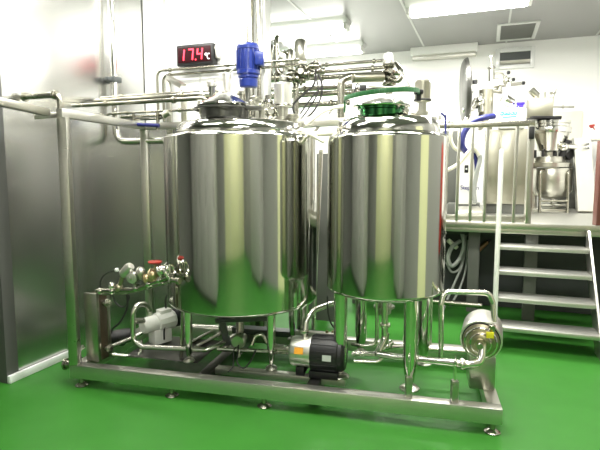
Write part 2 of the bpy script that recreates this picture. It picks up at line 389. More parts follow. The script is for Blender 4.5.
# the small tank's manway with its green band
cs = D(381, 112, 3.32); cs.z = 0
lid = manway(small, cs, .138, 1.905, 1.975, 'green_mirror_metal', 1.32, .62)
arm = MB(); n = 28; Ra = .235
f = lambda a: cs + RT * math.cos(a) * Ra + FW * math.sin(a) * Ra + UP * (2.056 + .020 * math.cos(a))
for k in range(n):
    a0, a1 = R(172 + k * 186 / n), R(172 + (k + 1) * 186 / n); arm.bar(f(a0), f(a1), .014, .028, bev=.001)
arm.bar(f(R(172)) + UP * .01, f(R(172)) - UP * .08, .022, .014)
build('swing_arm', arm, 'green_band', small, 'green curved arm around the lid')
hp = f(R(352))
build('hinge', MB().box(hp, (.055, .05, .03), RT, bev=.008).bar(hp - UP * .01, hp - UP * .055, .028, .028), 'black_plastic', small)
build('sight_glass', MB().cyl(D(394, 106, 3.2), D(398, 101, 3.22), .03).torus(D(398, 101, 3.22), (.3, -.3, 1), .03, .008), 'satin_steel', small)
# small fittings on both domes
def nozzle(t, p, r, h, cap=True):
    m = MB().cyl(p - UP * .05, p + UP * h, r)
    m.lathe([(r, h - .02), (r * 1.6, h - .018), (r * 1.6, h - .002), (r, h)], p)
    if cap: m.cyl(p + UP * h, p + UP * (h + .012), r * 1.4)
    build('nozzle', m, 'satin_steel', t)
for px, py, d, r, h in ((262, 116, 3.62, .022, .07), (256, 112, 3.8, .03, .10), (243, 106, 4.0, .03, .10), (293, 124, 3.8, .03, .06), (301, 131, 3.75, .02, .05), (214, 110, 4.1, .03, .14)): nozzle(big, D(px, py, d), r, h)
for px, py, d, r, h in ((351, 128, 3.32, .022, .05), (343, 131, 3.38, .022, .05), (404, 118, 3.5, .022, .06), (430, 126, 3.5, .02, .05)): nozzle(small, D(px, py, d), r, h)

# ------------------------------------------------------------------ agitator drive and filters on the tanks
p = D(248.5, 88, 3.93); mx = V((p.x, p.y, 0)); zA = lambda y, d=3.93: D(249, y, d).z
t = thing('agitator_motor', V((p.x, p.y, zA(99))), 'bright blue vertical motor standing on the larger tank', 'motor')
z = [zA(y) for y in (88, 79, 76, 71, 50, 47, 44)]
build('gear_flange', MB().lathe([(0, z[0]), (.05, z[0]), (.068, z[0] + .008), (.072, z[1] - .01), (.066, z[1]), (.078, z[1] + .008), (.078, z[2]), (.062, z[2] + .006)], mx, n=32), 'blue_paint', t)
mb = MB().lathe([(.07, z[2]), (.088, z[2] + .012), (.088, z[3]), (.082, z[3] + .004), (.082, z[4]), (.07, z[4])], mx, n=32)
for k in range(18):
    a = 2 * math.pi * k / 18; e = RT * math.cos(a) + FW * math.sin(a)
    mb.box(mx + e * .084 + UP * (z[3] + z[4]) / 2, (.016, .005, z[4] - z[3] - .01), e, bev=.001)
build('motor_body', mb, 'blue_paint', t)
build('fan_cover', MB().lathe([(.082, z[4] - .004), (.088, z[4]), (.088, z[5]), (.075, z[6] - .004), (.05, z[6]), (0, z[6])], mx, n=32), 'blue_paint', t)
bx = build('terminal_box', MB().box(mx + RT * .088 - FW * .045 + UP * (z[4] * .7 + z[3] * .3 - .03), (.07, .09, .10), RT, bev=.012), 'blue_paint', t)
build('cable_gland', MB().cyl(mx + RT * .095 - FW * .03 + UP * (z[3] + .02), mx + RT * .095 - FW * .03 + UP * (z[3] + .075), .012), 'black_plastic', bx)
build('shaft_housing', MB().cyl(mx + UP * zA(104), mx + UP * (z[0] + .004), .032).cyl(mx + UP * zA(104), mx + UP * zA(102), .06), 'polished_steel', t)

def canister(p0y, p1y, px, d, r, label, y_stem, rs, band, name='filter_housing'):
    b = D(px, p0y, d); o = V((b.x, b.y, 0)); z0, z1, zs = b.z, D(px, p1y, d).z, D(px, y_stem, d).z
    t = thing(name, V((b.x, b.y, zs)), label, 'filter', 'steel filter housings')
    build('body', MB().lathe([(0, z0), (r - .006, z0), (r, z0 + .008), (r, z1 - .012), (r - .01, z1), (0, z1 + .002)], o, n=32), 'cabinet_steel' if band else 'bench_steel', t)
    build('stem', MB().cyl(o + UP * zs, o + UP * (z0 + .002), rs).cyl(o + UP * ((z0 + zs) / 2 - .012), o + UP * ((z0 + zs) / 2 + .012), rs * 1.5).cyl(o + UP * zs, o + UP * (zs + .012), rs * 1.6), 'satin_steel', t)
    build('band', MB().torus(o + UP * (z0 + .012), UP, r, .008, 32, 8), 'black_rubber' if band else 'polished_steel', t)
    return t
canister(107, 83, 283, 3.85, .068, 'short polished canister on a thick stem at the edge of the larger tank', 131, .042, 0)
canister(102, 80.5, 422.5, 3.6, .054, 'brushed canister with a dark bottom band behind the green banded lid', 124, .028, 1)

# ------------------------------------------------------------------ overhead pipework
def pipe(pts, r, label, bend=.07, m='pipe_steel', fer=(), group='overhead steel pipes', name='steel_pipe', curve=False, cat='pipe'):
    mb = MB().tube(pts, r, bend, 14, curve)
    for (q, ax) in fer: ferrule(mb, q, ax, r)
    return single(name, mb, m, label, cat, group, V(pts[0]))
def xr(px0, py0, px1, Y): a = PY(px0, py0, Y); b = PY(px1, py0, Y); return a, V((b.x, Y, a.z))
def run(px0, py0, px1, Y, r, label, pre=(), post=(), **k):
    a, b = xr(px0, py0, px1, Y)
    P = [a + V(q) for q in pre] + [a, b] + [b + V(q) for q in post]
    return pipe(P, r, label, fer=[(a * .75 + b * .25, (1, 0, 0)), (a * .2 + b * .8, (1, 0, 0))], **k)
run(92, 101.5, 207, 3.52, .022, 'middle of the three long pipes from the steel wall to the larger tank', pre=[(0, .16, -.0)], post=[(.10, .0, -.0), (.10, 0, -.13)])
run(78, 105.5, 200, 3.44, .017, 'lowest and thinnest of the three long pipes from the steel wall to the larger tank', pre=[(-.10, 0, 0)], post=[(.04, 0, 0), (.04, .05, -.1)])
run(98, 98.5, 203, 3.62, .018, 'topmost of the three long pipes from the steel wall to the larger tank', pre=[(0, .12, 0)], post=[(.08, .02, 0), (.10, .02, -.12)])
run(105, 114, 200, 3.78, .011, 'thin rod-like pipe under the three long pipes', pre=[(0, 0, -.2)], post=[(.1, 0, 0)])
a = PX(22, 97, XL + .01)
pipe([a, V((D(64, 93, 3.75).x, a.y, a.z)), V((D(64, 93, 3.75).x, a.y, ZR + .03))], .022, 'short elbow pipe from the steel wall down to the corner post rail', bend=.06, fer=[(a + V((.03, 0, 0)), (1, 0, 0)), (a + V((.32, 0, 0)), (1, 0, 0))])
t = thing('wall_drain_pipe', D(113, 140, 4.62), 'tall vertical pipe at the steel wall turning under the blue hose', 'pipe')
q0 = D(113.5, 40, 4.62); xx, yy = XL + .06, PX(113.5, 60, XL + .06).y; zq = D(118, 141, 4.62).z
build('pipe', MB().tube([(xx, yy, HC), (xx, yy, zq), (PY(167, 140, yy).x, yy, zq)], .032, .12, 16), 'polished_steel', t)
cl = V((xx, yy, D(113, 78, 4.62).z))
build('clamp', MB().box(cl, (.09, .10, .05), bev=.006).bar(cl, cl + V((-.06, 0, 0)), .04, .03).bar(cl + V((0, 0, 0)), cl - V((-.0, .10, 0)), .03, .03), 'vent_dark', t)
# two thin pipes crossing the partition below the display
for k, (px, py, r, yo, lb) in enumerate(((157, 71, .013, .10, 'upper of the two thin pipes crossing the partition below the red display'), (163, 75.5, .013, .06, 'lower of the two thin pipes crossing the partition below the red display'))):
    Y = YP - yo; a = PY(px, py, Y); b = PY(300, py, Y - .0)
    pipe([V((a.x, Y, PY(px, 122, Y).z)), a, V((b.x, Y, a.z))], r, lb, bend=.07, fer=[(V((PY(170, 70, Y).x, Y, a.z)), (1, 0, 0)), (V((PY(228, 70, Y).x, Y, a.z)), (1, 0, 0))])
t = thing('pipe_bracket', PY(167, 128, YP - .2), 'angled stainless pipe support frame on the partition under the red display', 'bracket')
a, b = PY(168.5, 78, YP - .08), PY(183.5, 86.5, YP - .42)
build('upright', MB().bar(V((a.x, a.y, 1.9)), a, .05, .05), 'satin_steel', t)
build('arm', MB().bar(a, b, .05, .045), 'satin_steel', t)
build('upright', MB().bar(b, V((b.x, b.y, 1.955)), .045, .045), 'satin_steel', t)
# tall pipes at the partition's free end
for px, r, lb in ((250.5, .034, 'tall vertical pipe behind the blue motor, thicker of the pair'), (259, .02, 'tall vertical pipe behind the blue motor, thinner of the pair')):
    a = PY(px, 60, YP - .06); single('riser_pipe', MB().cyl((a.x, a.y, 0), (a.x, a.y, HC), r, n=16), 'pipe_steel', lb, 'pipe', 'vertical riser pipes', (a.x, a.y, 0))
# cluster of thin lines and the blue hose behind the corner rail
pipe([D(113, 119.5, 4.5), D(126, 122, 4.5), D(138, 124.5, 4.45), D(159, 125.5, 4.4)], .016, 'blue hose lying along the steel wall behind the corner rail', m='blue_hose', name='blue_hose', group=None, curve=True, cat='hose')
t = thing('tube_rack', D(150, 124, 4.5), 'small rack of short thin tubes behind the corner rail beside the blue hose', 'rack')
for py in (116.0, 119.0): build('tube', MB().tube([D(121, py + 1, 4.5), D(160, py - .5, 4.5), D(166, py - 3, 4.45)], .012, .05), 'pipe_steel', t)
for px in (133.5, 157.5): build('support', MB().cyl(D(px, 129.5, 4.48), D(px, 113, 4.48), .012).cyl(D(px, 113, 4.48), D(px, 112, 4.48), .02), 'pipe_steel', t)
build('valve', MB().cyl(D(163, 116, 4.45), D(169, 112, 4.45), .03), 'satin_steel', t)

# ---- valve manifold beyond the tanks
DV = 5.2
t = thing('valve_manifold', D(300, 90, DV), 'cluster of pneumatic valves and bent pipes between the tanks under the ceiling lamp', 'valves')
def actuator(parent, px, y0, y1, d, r, m='white_paint'):
    a = D(px, y1, d); b = D(px, y0, d); a.x, a.y = b.x, b.y
    o = build('actuator', MB().lathe([(0, 0), (r - .004, 0), (r, .006), (r, (b - a).length - .03), (r - .012, (b - a).length - .012), (r * .3, (b - a).length), (0, (b - a).length)], a, UP, 24), m, parent)
    build('collar', MB().cyl(a - UP * .02, a + UP * .012, r * 1.12), 'satin_steel', o)
    build('valve_body', MB().ball(a - UP * .10, r * 1.15).cyl(a - UP * .2, a, r * .5).cyl(a - UP * .10 - RT * .13, a - UP * .10 + RT * .13, r * .55).cyl(a - UP * .10 - FW * .12, a - UP * .10 + FW * .12, r * .55), 'pipe_steel', parent)
actuator(t, 300.5, 39, 63, DV, .058, 'satin_steel'); actuator(t, 290, 49, 68, DV + .1, .045, 'satin_steel'); actuator(t, 281, 58, 70, DV + .05, .04, 'bench_steel')
actuator(t, 283, 73, 79, DV - .2, .035, 'bench_steel')
build('pipe', MB().tube([D(292, 47, 6.1), D(276, 36, DV), D(277, 73, DV), D(290, 78, DV)], .024, .09), 'pipe_steel', t)
build('pipe', MB().tube([D(285, 60, 6.1), D(270.5, 45, DV - .05), D(270.5, 77, DV - .05), D(281, 81, DV)], .02, .09), 'pipe_steel', t)
build('pipe', MB().tube([D(295, 62, 6), D(283, 51, DV), D(290, 55, DV + .1)], .016, .03), 'pipe_steel', t)
build('pipe', MB().tube([D(297, 75, DV), D(312, 64, DV), D(318, 62, DV)], .02, .05).cyl(D(310, 66, DV), D(319, 66, DV), .035).cyl(D(316, 60, DV), D(316, 70, DV), .02), 'pipe_steel', t)
for k, (px, py) in enumerate(((287, 84), (294, 78), (301, 80), (309, 74), (276, 78), (304, 72), (320, 71))):
    b = D(px, py, DV - .1 + .05 * (k % 3)); build('clamp', MB().torus(b, RT, .045, .016, 18, 8).cyl(b - RT * .05, b + RT * .05, .034), 'pipe_steel', t)
build('drop_pipe', MB().tube([D(296, 80, DV), D(296, 132, DV)], .03).tube([D(284, 80, DV), D(284, 118, DV + .05)], .022), 'pipe_steel', t)
labels = ['first, topmost', 'second', 'third', 'fourth', 'fifth', 'lowest']
for k, (py, r, Y, x0, x1) in enumerate(((62.5, .016, 5.35, 306, 392), (69.5, .02, 5.3, 300, 392), (75, .026, 5.25, 300, 392), (86, .026, 5.3, 290, 352), (93, .03, 5.2, 262, 384), (103, .028, 5.1, 262, 350))):
    run(x0, py + 4, x1, Y, r, '%s of the six level pipes running from the valve cluster behind the smaller tank' % labels[k])
pipe([D(341, 124, 4.7), D(341, 80, 4.7), D(350, 76.5, 4.72), D(388, 75.5, 4.8)], .036, 'thick pipe rising between the tanks and bending over the green banded lid', bend=.12)
t = thing('sleeve_pipe', D(352, 77, 4.6), 'thick level sleeve around the pipe above the green banded lid', 'pipe')
build('sleeve', MB().cyl(D(353, 78, 4.62), D(383, 77, 4.7), .045), 'cabinet_steel', t)
pipe([D(352, 74, 4.6), D(352, 96, 4.6)], .006, 'thin sensor rod hanging from the pipe above the green banded lid', m='pipe_steel')
t = thing('diverter_valve', D(389, 84, 4.75), 'single valve with white actuator standing above the green banded lid', 'valve')
actuator(t, 388.5, 52, 62, 4.75, .042)
for py in (66, 72, 78, 84): build('clamp', MB().torus(D(389, py, 4.73), UP, .05, .016, 18, 8), 'pipe_steel', t)
build('body', MB().cyl(D(389, 94, 4.75), D(389, 62, 4.75), .034), 'pipe_steel', t)
build('pipe', MB().tube([D(389, 78, 4.7), D(399, 82, 4.6), D(403, 72, 4.6), D(395, 64, 4.72)], .022, .06), 'pipe_steel', t)
build('handle', MB().cyl(D(393, 63, 4.7), D(403, 78, 4.6), .010).cyl(D(400, 70, 4.6), D(409, 86, 4.5), .012), 'satin_steel', t)
pipe([D(368, 86, 4.4), D(380, 87, 4.4), D(412, 87.5, 4.3)], .010, 'thin dark rod behind the green banded lid', m='satin_steel')
t = thing('proximity_switch', D(363, 90, 4.4), 'small black sensor block on a rod behind the green banded lid', 'sensor')
build('body', MB().box(D(363, 88, 4.4), (.06, .04, .05), RT, bev=.008), 'black_plastic', t)
build('cable', MB().tube([D(363, 88, 4.4), D(357, 84, 4.4), D(354, 95, 4.4)], .006, 0, 8, True), 'black_rubber', t)
# support bench behind the gap between the tanks
t = thing('pipe_stand', D(320, 132, 5.0), 'stainless support beam and leg standing in the gap between the tanks', 'stand')
build('beam', MB().bar(D(300, 123, 5.0), D(345, 120, 4.9), .10, .10), 'satin_steel', t)
build('brace', MB().bar(D(313, 134, 4.95), D(333, 108, 4.95), .03, .03), 'satin_steel', t)
q = D(300, 123, 5.0); build('leg', MB().bar(V((q.x, q.y, 0)), q, .07, .07), 'satin_steel', t)
q = D(343, 120, 4.92); build('leg', MB().bar(V((q.x, q.y, 0)), q, .06, .06), 'satin_steel', t)
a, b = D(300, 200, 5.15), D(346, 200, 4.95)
single('dark_backing', MB().bar(V((a.x, a.y, .9)), V((b.x, b.y, .9)), .03, 1.7), 'post_grey', 'grey backing sheet added in the gap behind the two tanks to darken it', 'screen', None, V((a.x, a.y, .05)))  # added to keep the bright rear wall from showing in the gap
# cables and hoses round the tank tops
t = thing('cable_loop', D(303, 105, 5.0), 'loop of black cable hanging beneath the valve cluster', 'cable')
build('cable', MB().tube([D(318, 74, 5.0), D(322, 85, 5.0), D(320, 100, 5.0), D(310, 115, 5.0), D(298, 118, 5.0), D(293, 106, 5.0), D(304, 94, 5.0), D(314, 84, 5.0), D(316, 70, 5.05)], .010, 0, 8, True), 'black_rubber', t)
build('cable', MB().tube([D(316, 76, 4.95), D(318, 92, 4.95), D(309, 108, 4.95), D(301, 119, 4.95)], .008, 0, 8, True), 'black_rubber', t)
build('cable', MB().tube([D(322, 88, 4.96), D(313, 96, 4.96), D(300, 114, 4.96)], .008, 0, 8, True), 'black_rubber', t)
pipe([D(300, 128, 3.8), D(312, 119, 3.85), D(326, 110, 3.9), D(346, 105.5, 3.95)], .016, 'cream hose curving up from the larger tank to the smaller tank', m='cream_hose', name='cream_hose', group='cream hoses between the tanks', curve=True, cat='hose')
pipe([D(300, 129, 3.7), D(310, 134, 3.6), D(324, 142, 3.55)], .014, 'short cream hose end hanging between the tank shoulders', m='cream_hose', name='cream_hose', group='cream hoses between the tanks', curve=True, cat='hose')
pipe([D(302, 134, 3.8), D(318, 134, 3.75), D(334, 133, 3.7)], .020, 'level cream hose bridging the tank shoulders', m='cream_hose', name='cream_hose', group='cream hoses between the tanks', curve=True, cat='hose')
# slim white valve behind the larger tank's lid
t = thing('slim_valve', D(227, 99, 4.25), 'slim pale valve actuator standing behind the larger tank lid', 'valve')
a = D(227, 95, 4.25); b = D(227, 73, 4.25); b.x, b.y = a.x, a.y
build('actuator', MB().cyl(a, b, .035), 'bench_steel', t); build('body', MB().cyl(a - UP * .12, a, .05).cyl(a - RT * .2 - UP * .04, a + RT * .2 - UP * .04, .024).torus(a - RT * .12 - UP * .04, RT, .035, .012).torus(a + RT * .12 - UP * .04, RT, .035, .012), 'polished_steel', t)
build('tubing', MB().tube([b - UP * .02, b + RT * .1 + UP * .05, b + RT * .17 - UP * .1, b + RT * .18 - UP * .25], .008, 0, 8, True), 'grey_hose', t)
t = thing('sampling_valve', D(208, 102, 4.0), 'short fat valve where the long pipes reach the larger tank lid', 'valve')
a = D(212, 96, 4.0)
build('body', MB().cyl(a - UP * .1, a + UP * .07, .03).cyl(a - RT * .1, a + RT * .1, .028).torus(a - RT * .07, RT, .04, .012), 'polished_steel', t)
build('cap', MB().cyl(a + UP * .07, a + UP * .11, .04), 'bench_steel', t)
# mixed fittings beside the blue motor
t = thing('spray_valve', D(268, 110, 3.95), 'knot of clamps and short pipes beside the blue motor shaft', 'valve')
for k, (px, py) in enumerate(((263, 108), (268, 102), (271, 112), (259, 115))):
    b = D(px, py, 3.95); build('clamp', MB().torus(b, (RT, UP, FW, RT)[k], .035, .013, 18, 8).cyl(b - (RT, UP, FW, RT)[k] * .05, b + (RT, UP, FW, RT)[k] * .05, .026), 'polished_steel', t)
build('pipe', MB().tube([D(257, 117, 3.95), D(258, 106, 3.95), D(268, 102, 3.95), D(276, 110, 3.95), D(279, 120, 3.9)], .013, .05), 'pipe_steel', t)

# ------------------------------------------------------------------ the red temperature display
Yd = YP - .1
a, b = PY(176, 44, Yd), PY(212.5, 43, Yd); zt_, zb_ = PY(196, 43.5, Yd).z, PY(196, 65, Yd).z
cx, cz, w, h = (a.x + b.x) / 2, (zt_ + zb_) / 2, b.x - a.x, zt_ - zb_
t = thing('temperature_display', (cx, YP, cz), 'black box on the white partition showing 17.4 degrees in red digits', 'display')
build('case', MB().box((cx, YP - .05, cz), (w, .098, h), bev=.012), 'black_plastic', t)
build('screen', MB().box((cx, Yd - .001, cz), (w * .9, .006, h * .72), bev=.001), 'display_face', t)
Dg = h * .5; wd = Dg * .52; th = Dg * .12
SEG = {'1': 'bc', '7': 'abc', '4': 'fgbc'}
def digit(ch, x0, z0, H, Wd, T):
    mb = MB(); sl = .12
    P = {'a': ((0, H), (Wd, H)), 'b': ((Wd, H), (Wd, H / 2)), 'c': ((Wd, H / 2), (Wd, 0)), 'f': ((0, H), (0, H / 2)), 'g': ((0, H / 2), (Wd, H / 2)), 'e': ((0, H / 2), (0, 0)), 'd': ((0, 0), (Wd, 0))}
    for s in SEG[ch]:
        (xa, za), (xb, zb2) = P[s]
        mb.bar((x0 + xa + sl * za, Yd - .006, z0 + za), (x0 + xb + sl * zb2, Yd - .006, z0 + zb2), .004, T, .0, up=(0, 0, 1) if abs(za - zb2) < 1e-6 else (1, 0, 0))
    return mb
zz = cz - Dg / 2
# glyph bars: width along the screen normal, height in the screen plane
for ch, xo in (('1', -.42), ('7', -.175), ('4', .075)):
    build('digit', digit(ch, cx + xo * w, zz, Dg, wd, th), 'display_red', t)
build('decimal_point', MB().box((cx + .045 * w, Yd - .006, zz), (th, .004, th), bev=0), 'display_red', t)
ub = MB().torus((cx + .325 * w, Yd - .005, cz - h * .04), (0, 1, 0), h * .05, h * .018, 12, 6)
for k in range(8):
    a0, a1 = R(55 + k * 31), R(55 + (k + 1) * 31); rr = h * .13
    ub.bar((cx + .40 * w + rr * .7 * math.cos(a0), Yd - .005, cz - h * .14 + rr * math.sin(a0)), (cx + .40 * w + rr * .7 * math.cos(a1), Yd - .005, cz - h * .14 + rr * math.sin(a1)), h * .035, .003, 0, up=(0, 1, 0))
build('unit_sign', ub, 'display_white', t)
build('bracket', MB().box((cx + w / 2 + .02, YP - .04, cz + h * .1), (.03, .06, h * .6)).cyl((cx + w / 2 + .02, YP - .075, cz + h * .25), (cx + w / 2 + .02, YP - .06, cz + h * .25), .02), 'bench_steel', t)

# ------------------------------------------------------------------ platform and stairs
YD, ZD = 5.6, 1.045
X0 = -1.6
t = thing('platform', ((X0 + XR) / 2, YD, 0), 'raised steel platform with a pale chequered deck carrying the machines', 'platform')
build('deck', MB().box(((X0 + XR) / 2, (YD + YB) / 2, ZD - .015), (XR - X0 - .06, YB - YD - .03, .03), bev=.004), 'tread_steel', t)
build('edge_beam', MB().bar((X0, YD + .02, ZD - .035), (XR - .03, YD + .02, ZD - .035), .05, .06).bar((X0, YD + .05, ZD - .09), (XR - .03, YD + .05, ZD - .09), .05, .05), 'satin_steel', t)
build('toe_board', MB().bar((X0, YD + .1, ZD + .03), (PY(528, 210, YD).x, YD + .1, ZD + .03), .012, .06), 'satin_steel', t)
for x, y in ((-1.4, 5.8), (PY(474, 250, 5.9).x, 5.9), (PY(531, 250, 5.75).x, 5.75), (1.7, 5.8)):
    build('leg', MB().box((x, y, (ZD - .1) / 2), (.12, .1, ZD - .1)), 'post_grey', t)
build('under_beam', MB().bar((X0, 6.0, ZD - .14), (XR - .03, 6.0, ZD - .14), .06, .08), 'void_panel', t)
build('shade_panel', MB().box(((X0 + XR) / 2, 6.2, (ZD - .04) / 2), (XR - X0 - .06, .03, ZD - .05), bev=0), 'void_panel', t)  # added near-black sheet that stands in for the shade under the deck
xs0, xs1 = PY(499, 260, 5.1).x, PY(597, 260, 5.0).x
t = thing('metal_stairs', ((xs0 + xs1) / 2, 4.7, 0), 'four open metal steps rising from the green floor to the platform', 'stairs')
for k in range(4):
    y0 = 4.67 + .235 * k; z = .208 * (k + 1)
    build('tread', MB().box(((xs0 + xs1) / 2, y0 + .13, z - .02), (xs1 - xs0, .26, .04), bev=.006), 'tread_steel', t)
for x in (xs0 - .012, xs1 + .012): build('stringer', MB().poly([(x - .01, 4.62, 0), (x - .01, 4.86, 0), (x - .01, 5.58, .80), (x - .01, 5.58, 1.0), (x - .01, 5.5, 1.0), (x - .01, 4.62, .10)], (.02, 0, 0)), 'bench_steel', t)
t = thing('platform_railing', PY(485, 220, YD), 'stainless railing with thin uprights along the platform edge', 'railing')
zt = PY(485, 124.5, YD + .02).z
xe = PY(530.5, 150, YD + .02).x
build('top_rail', MB().bar((X0, YD + .02, zt), (xe + .03, YD + .02, zt), .04, .055), 'pipe_steel', t)
for px in (458, 471.5, 486, 515.5): x = PY(px, 170, YD + .02).x; build('upright', MB().bar((x, YD + .02, ZD - .0), (x, YD + .02, zt), .02, .03), 'satin_steel', t)
for x in (-1.3, -1.0): build('upright', MB().bar((x, YD + .02, ZD), (x, YD + .02, zt), .02, .03), 'satin_steel', t)
build('end_post', MB().bar((xe, YD + .02, ZD), (xe, YD + .02, zt - .02), .05, .055), 'satin_steel', t)
build('hinge', MB().box((xe + .0, YD - .02, zt - .1), (.05, .05, .12)), 'black_plastic', t)
xn = PY(497, 260, 4.6).x
single('handrail_post', MB().cyl((xn, 4.6, 0), (xn, 4.6, 1.74), .021, n=16).ball((xn, 4.6, 1.74), .021).cyl((xn, 4.6, 0), (xn, 4.6, .012), .05), 'white_paint', 'bright round handrail post at the foot of the metal stairs', 'post', None, (xn, 4.6, 0))
a = PY(599.5, 195, 5.65)
single('gate_post', MB().bar((a.x, 5.65, ZD), (a.x, 5.65, 1.87), .07, .07), 'red_brown', 'reddish brown upright post beside the leaning panel above the stairs', 'post', None, (a.x, 5.65, ZD))
single('wall_cabinet', MB().box((XR - .06, 5.35, 1.25), (.05, .5, 1.3), bev=.01), 'red_plastic', 'red wall cabinet beside the platform, seen mirrored in the smaller tank', 'cabinet', None, (XR, 5.35, .6))

# ------------------------------------------------------------------ machines on the platform
def block(px0, px1, y0, y1, d, depth, mb=None, bev=.008):      # upright block whose front face fills the given patch, depth away from us
    a, b = D(px0, (y0 + y1) / 2, d), D(px1, (y0 + y1) / 2, d); zt, zb = D((px0 + px1) / 2, y0, d).z, D((px0 + px1) / 2, y1, d).z
    c = (a + b) / 2; c.y += depth / 2; c.z = (zt + zb) / 2
    return (mb or MB()).box(c, (abs(b.x - a.x), depth, zt - zb), bev=bev)
q = D(506, 205, 6.3)
t = thing('steel_cabinet', V((q.x, q.y, ZD)), 'large plain stainless cabinet with vertical seams behind the railing', 'cabinet')
build('body', block(484, 529, 129, 204, 6.3, .55), 'cabinet_steel', t)
for px in (484, 499, 513): build('door', block(px + .8, px + 14.2, 132, 202, 6.285, .02), 'cabinet_steel', t)
c0 = D(506, 204, 6.3); build('plinth', MB().box((c0.x, c0.y + .25, (c0.z + ZD) / 2), (.5, .45, c0.z - ZD)), 'post_grey', t)  # dark grey stands in for the shadow at the cabinet's foot
t = thing('white_machine', V((D(467, 205, 6.2).x, D(467, 205, 6.2).y, ZD)), 'slim white machine housing with a black switch and navy lettering', 'machine')
pts = [D(458.5, 204, 6.2), D(476, 204, 6.2), D(474.5, 165, 6.2), D(471, 151, 6.2), D(461, 150, 6.2), D(459, 162, 6.2)]
for p_ in pts: p_.y = pts[0].y
build('housing', MB().poly(pts, (0, .4, 0)), 'white_paint', t)
yf = pts[0].y
sw = build('switch', block(464.2, 468.6, 165, 173, 6.17, .03), 'black_plastic', t)
build('button', MB().cyl(PY(466.5, 169, yf - .055), PY(466.5, 169, yf - .03), .012), 'grey_label', sw)
build('plinth', MB().box((D(463, 208, 6.2).x, yf + .22, (ZD + D(467, 204, 6.2).z) / 2), (.38, .4, D(467, 204, 6.2).z - ZD)), 'post_grey', t)  # plinth coloured dark to carry the shadow below the housing
fc = bpy.data.curves.new('lettering', 'FONT'); fc.body = 'Stephan'; fc.size = .075; fc.extrude = .002; fc.align_x = 'LEFT'; fc.space_character = .9
_f = bpy.data.objects.new('lettering_source', fc); fm = bpy.data.meshes.new_from_object(_f); bpy.data.objects.remove(_f); fm.materials.clear(); fm.materials.append(M['navy_ink'])
fo = bpy.data.objects.new('lettering', fm); COL.objects.link(fo)
fo.parent = t; fo.rotation_euler = (R(90), 0, 0); lp = PY(460.2, 189.5, yf - .006); fo.location = lp - V(t.location)
build('side_panel', block(441, 457, 131, 204, 6.6, .3), 'post_grey', t)
t = thing('folded_sheet', V((D(452, 211, 6.0).x, D(452, 211, 6.0).y, ZD)), 'folded pale sheet lying on the deck below the white machine', 'sheet')
build('sheet', MB().box(D(470, 212, 5.95) + UP * .02, (.26, .2, .03), RT, (0, -.35, 1)).box(D(463, 214, 5.9) + UP * .015, (.16, .1, .02), RT, (.2, -.3, 1)), 'bench_steel', t)
# mixing column standing on the cabinet
dM = 6.45
t = thing('mixing_column', V((D(485, 128, dM).x, D(485, 128, dM).y, D(485, 129, 6.3).z)), 'beige steel column with tilted lid, pale arm and a valve tree above the cabinet', 'machine')
a = D(485, 129, dM); b = D(485, 90, dM); b.x, b.y = a.x, a.y; a.z = D(485, 129, 6.3).z
build('column', MB().cyl(a, b, .085, n=32), 'cabinet_steel', t)
build('arm', MB().bar(D(468, 90, dM), D(501, 82, dM), .12, .07), 'white_paint', t)
lidc = D(464.5, 92, dM + .1)
build('lid', MB().lathe([(0, -.03), (.36, -.03), (.40, -.01), (.42, .03), (.30, .06), (0, .09)], lidc, RT * .96 - FW * .2 + UP * .04, 40), 'dark_steel', t)
build('hinge', MB().bar(D(466, 88, dM), D(474, 89, dM), .06, .08).cyl(D(475, 84, dM), D(475, 80, dM), .03).cyl(D(473, 104, dM), D(478, 105, dM), .05), 'black_plastic', t)
build('strut', MB().cyl(D(476, 98, dM - .1), D(463, 126, dM - .1), .022).cyl(D(482, 94, dM - .1), D(466, 122, dM - .1), .016), 'polished_steel', t)
build('fitting', MB().ball(D(480, 101, dM - .1), .06).cyl(D(480, 100, dM - .1), D(481, 112, dM - .1), .035), 'polished_steel', t)
build('joint', MB().ball(D(466, 110, dM - .1), .05), 'polished_steel', t)
build('vent_pipe', MB().cyl(D(491.5, 86, dM), D(491.5, 66, dM), .035).cyl(D(491.5, 68, dM), D(491.5, 56, dM), .014).torus(D(491.5, 68, dM), UP, .035, .014).cyl(D(491.5, 57, dM), D(491.5, 55.5, dM), .03), 'satin_steel', t)
vt = build('valve_tree', MB().tube([D(492, 74, dM), D(502, 73, dM), D(506, 80, dM)], .014, .04).tube([D(492, 80.5, dM), D(510, 80, dM)], .022, .03).tube([D(494, 86.5, dM), D(521, 83.5, dM)], .020, .03).torus(D(505, 81, dM), RT, .04, .018).torus(D(509, 82, dM), RT, .04, .018).cyl(D(505, 86, dM), D(505, 76, dM), .025).cyl(D(498, 92, dM), D(500, 86, dM), .03).cyl(D(494, 91, dM), D(502, 92, dM), .025), 'satin_steel', t)
for px, py in ((508, 72.5), (513, 79.5), (523, 83)): build('knob', MB().cyl(D(px - .8, py + .1, dM), D(px + 1.6, py, dM), .022), 'black_plastic', vt)
build('pump_head', MB().lathe([(0, -.08), (.05, -.08), (.06, -.04), (.06, .05), (.045, .08), (0, .08)], D(508, 101, dM - .1), RT * .8 - UP * .5, 24), 'polished_steel', t)
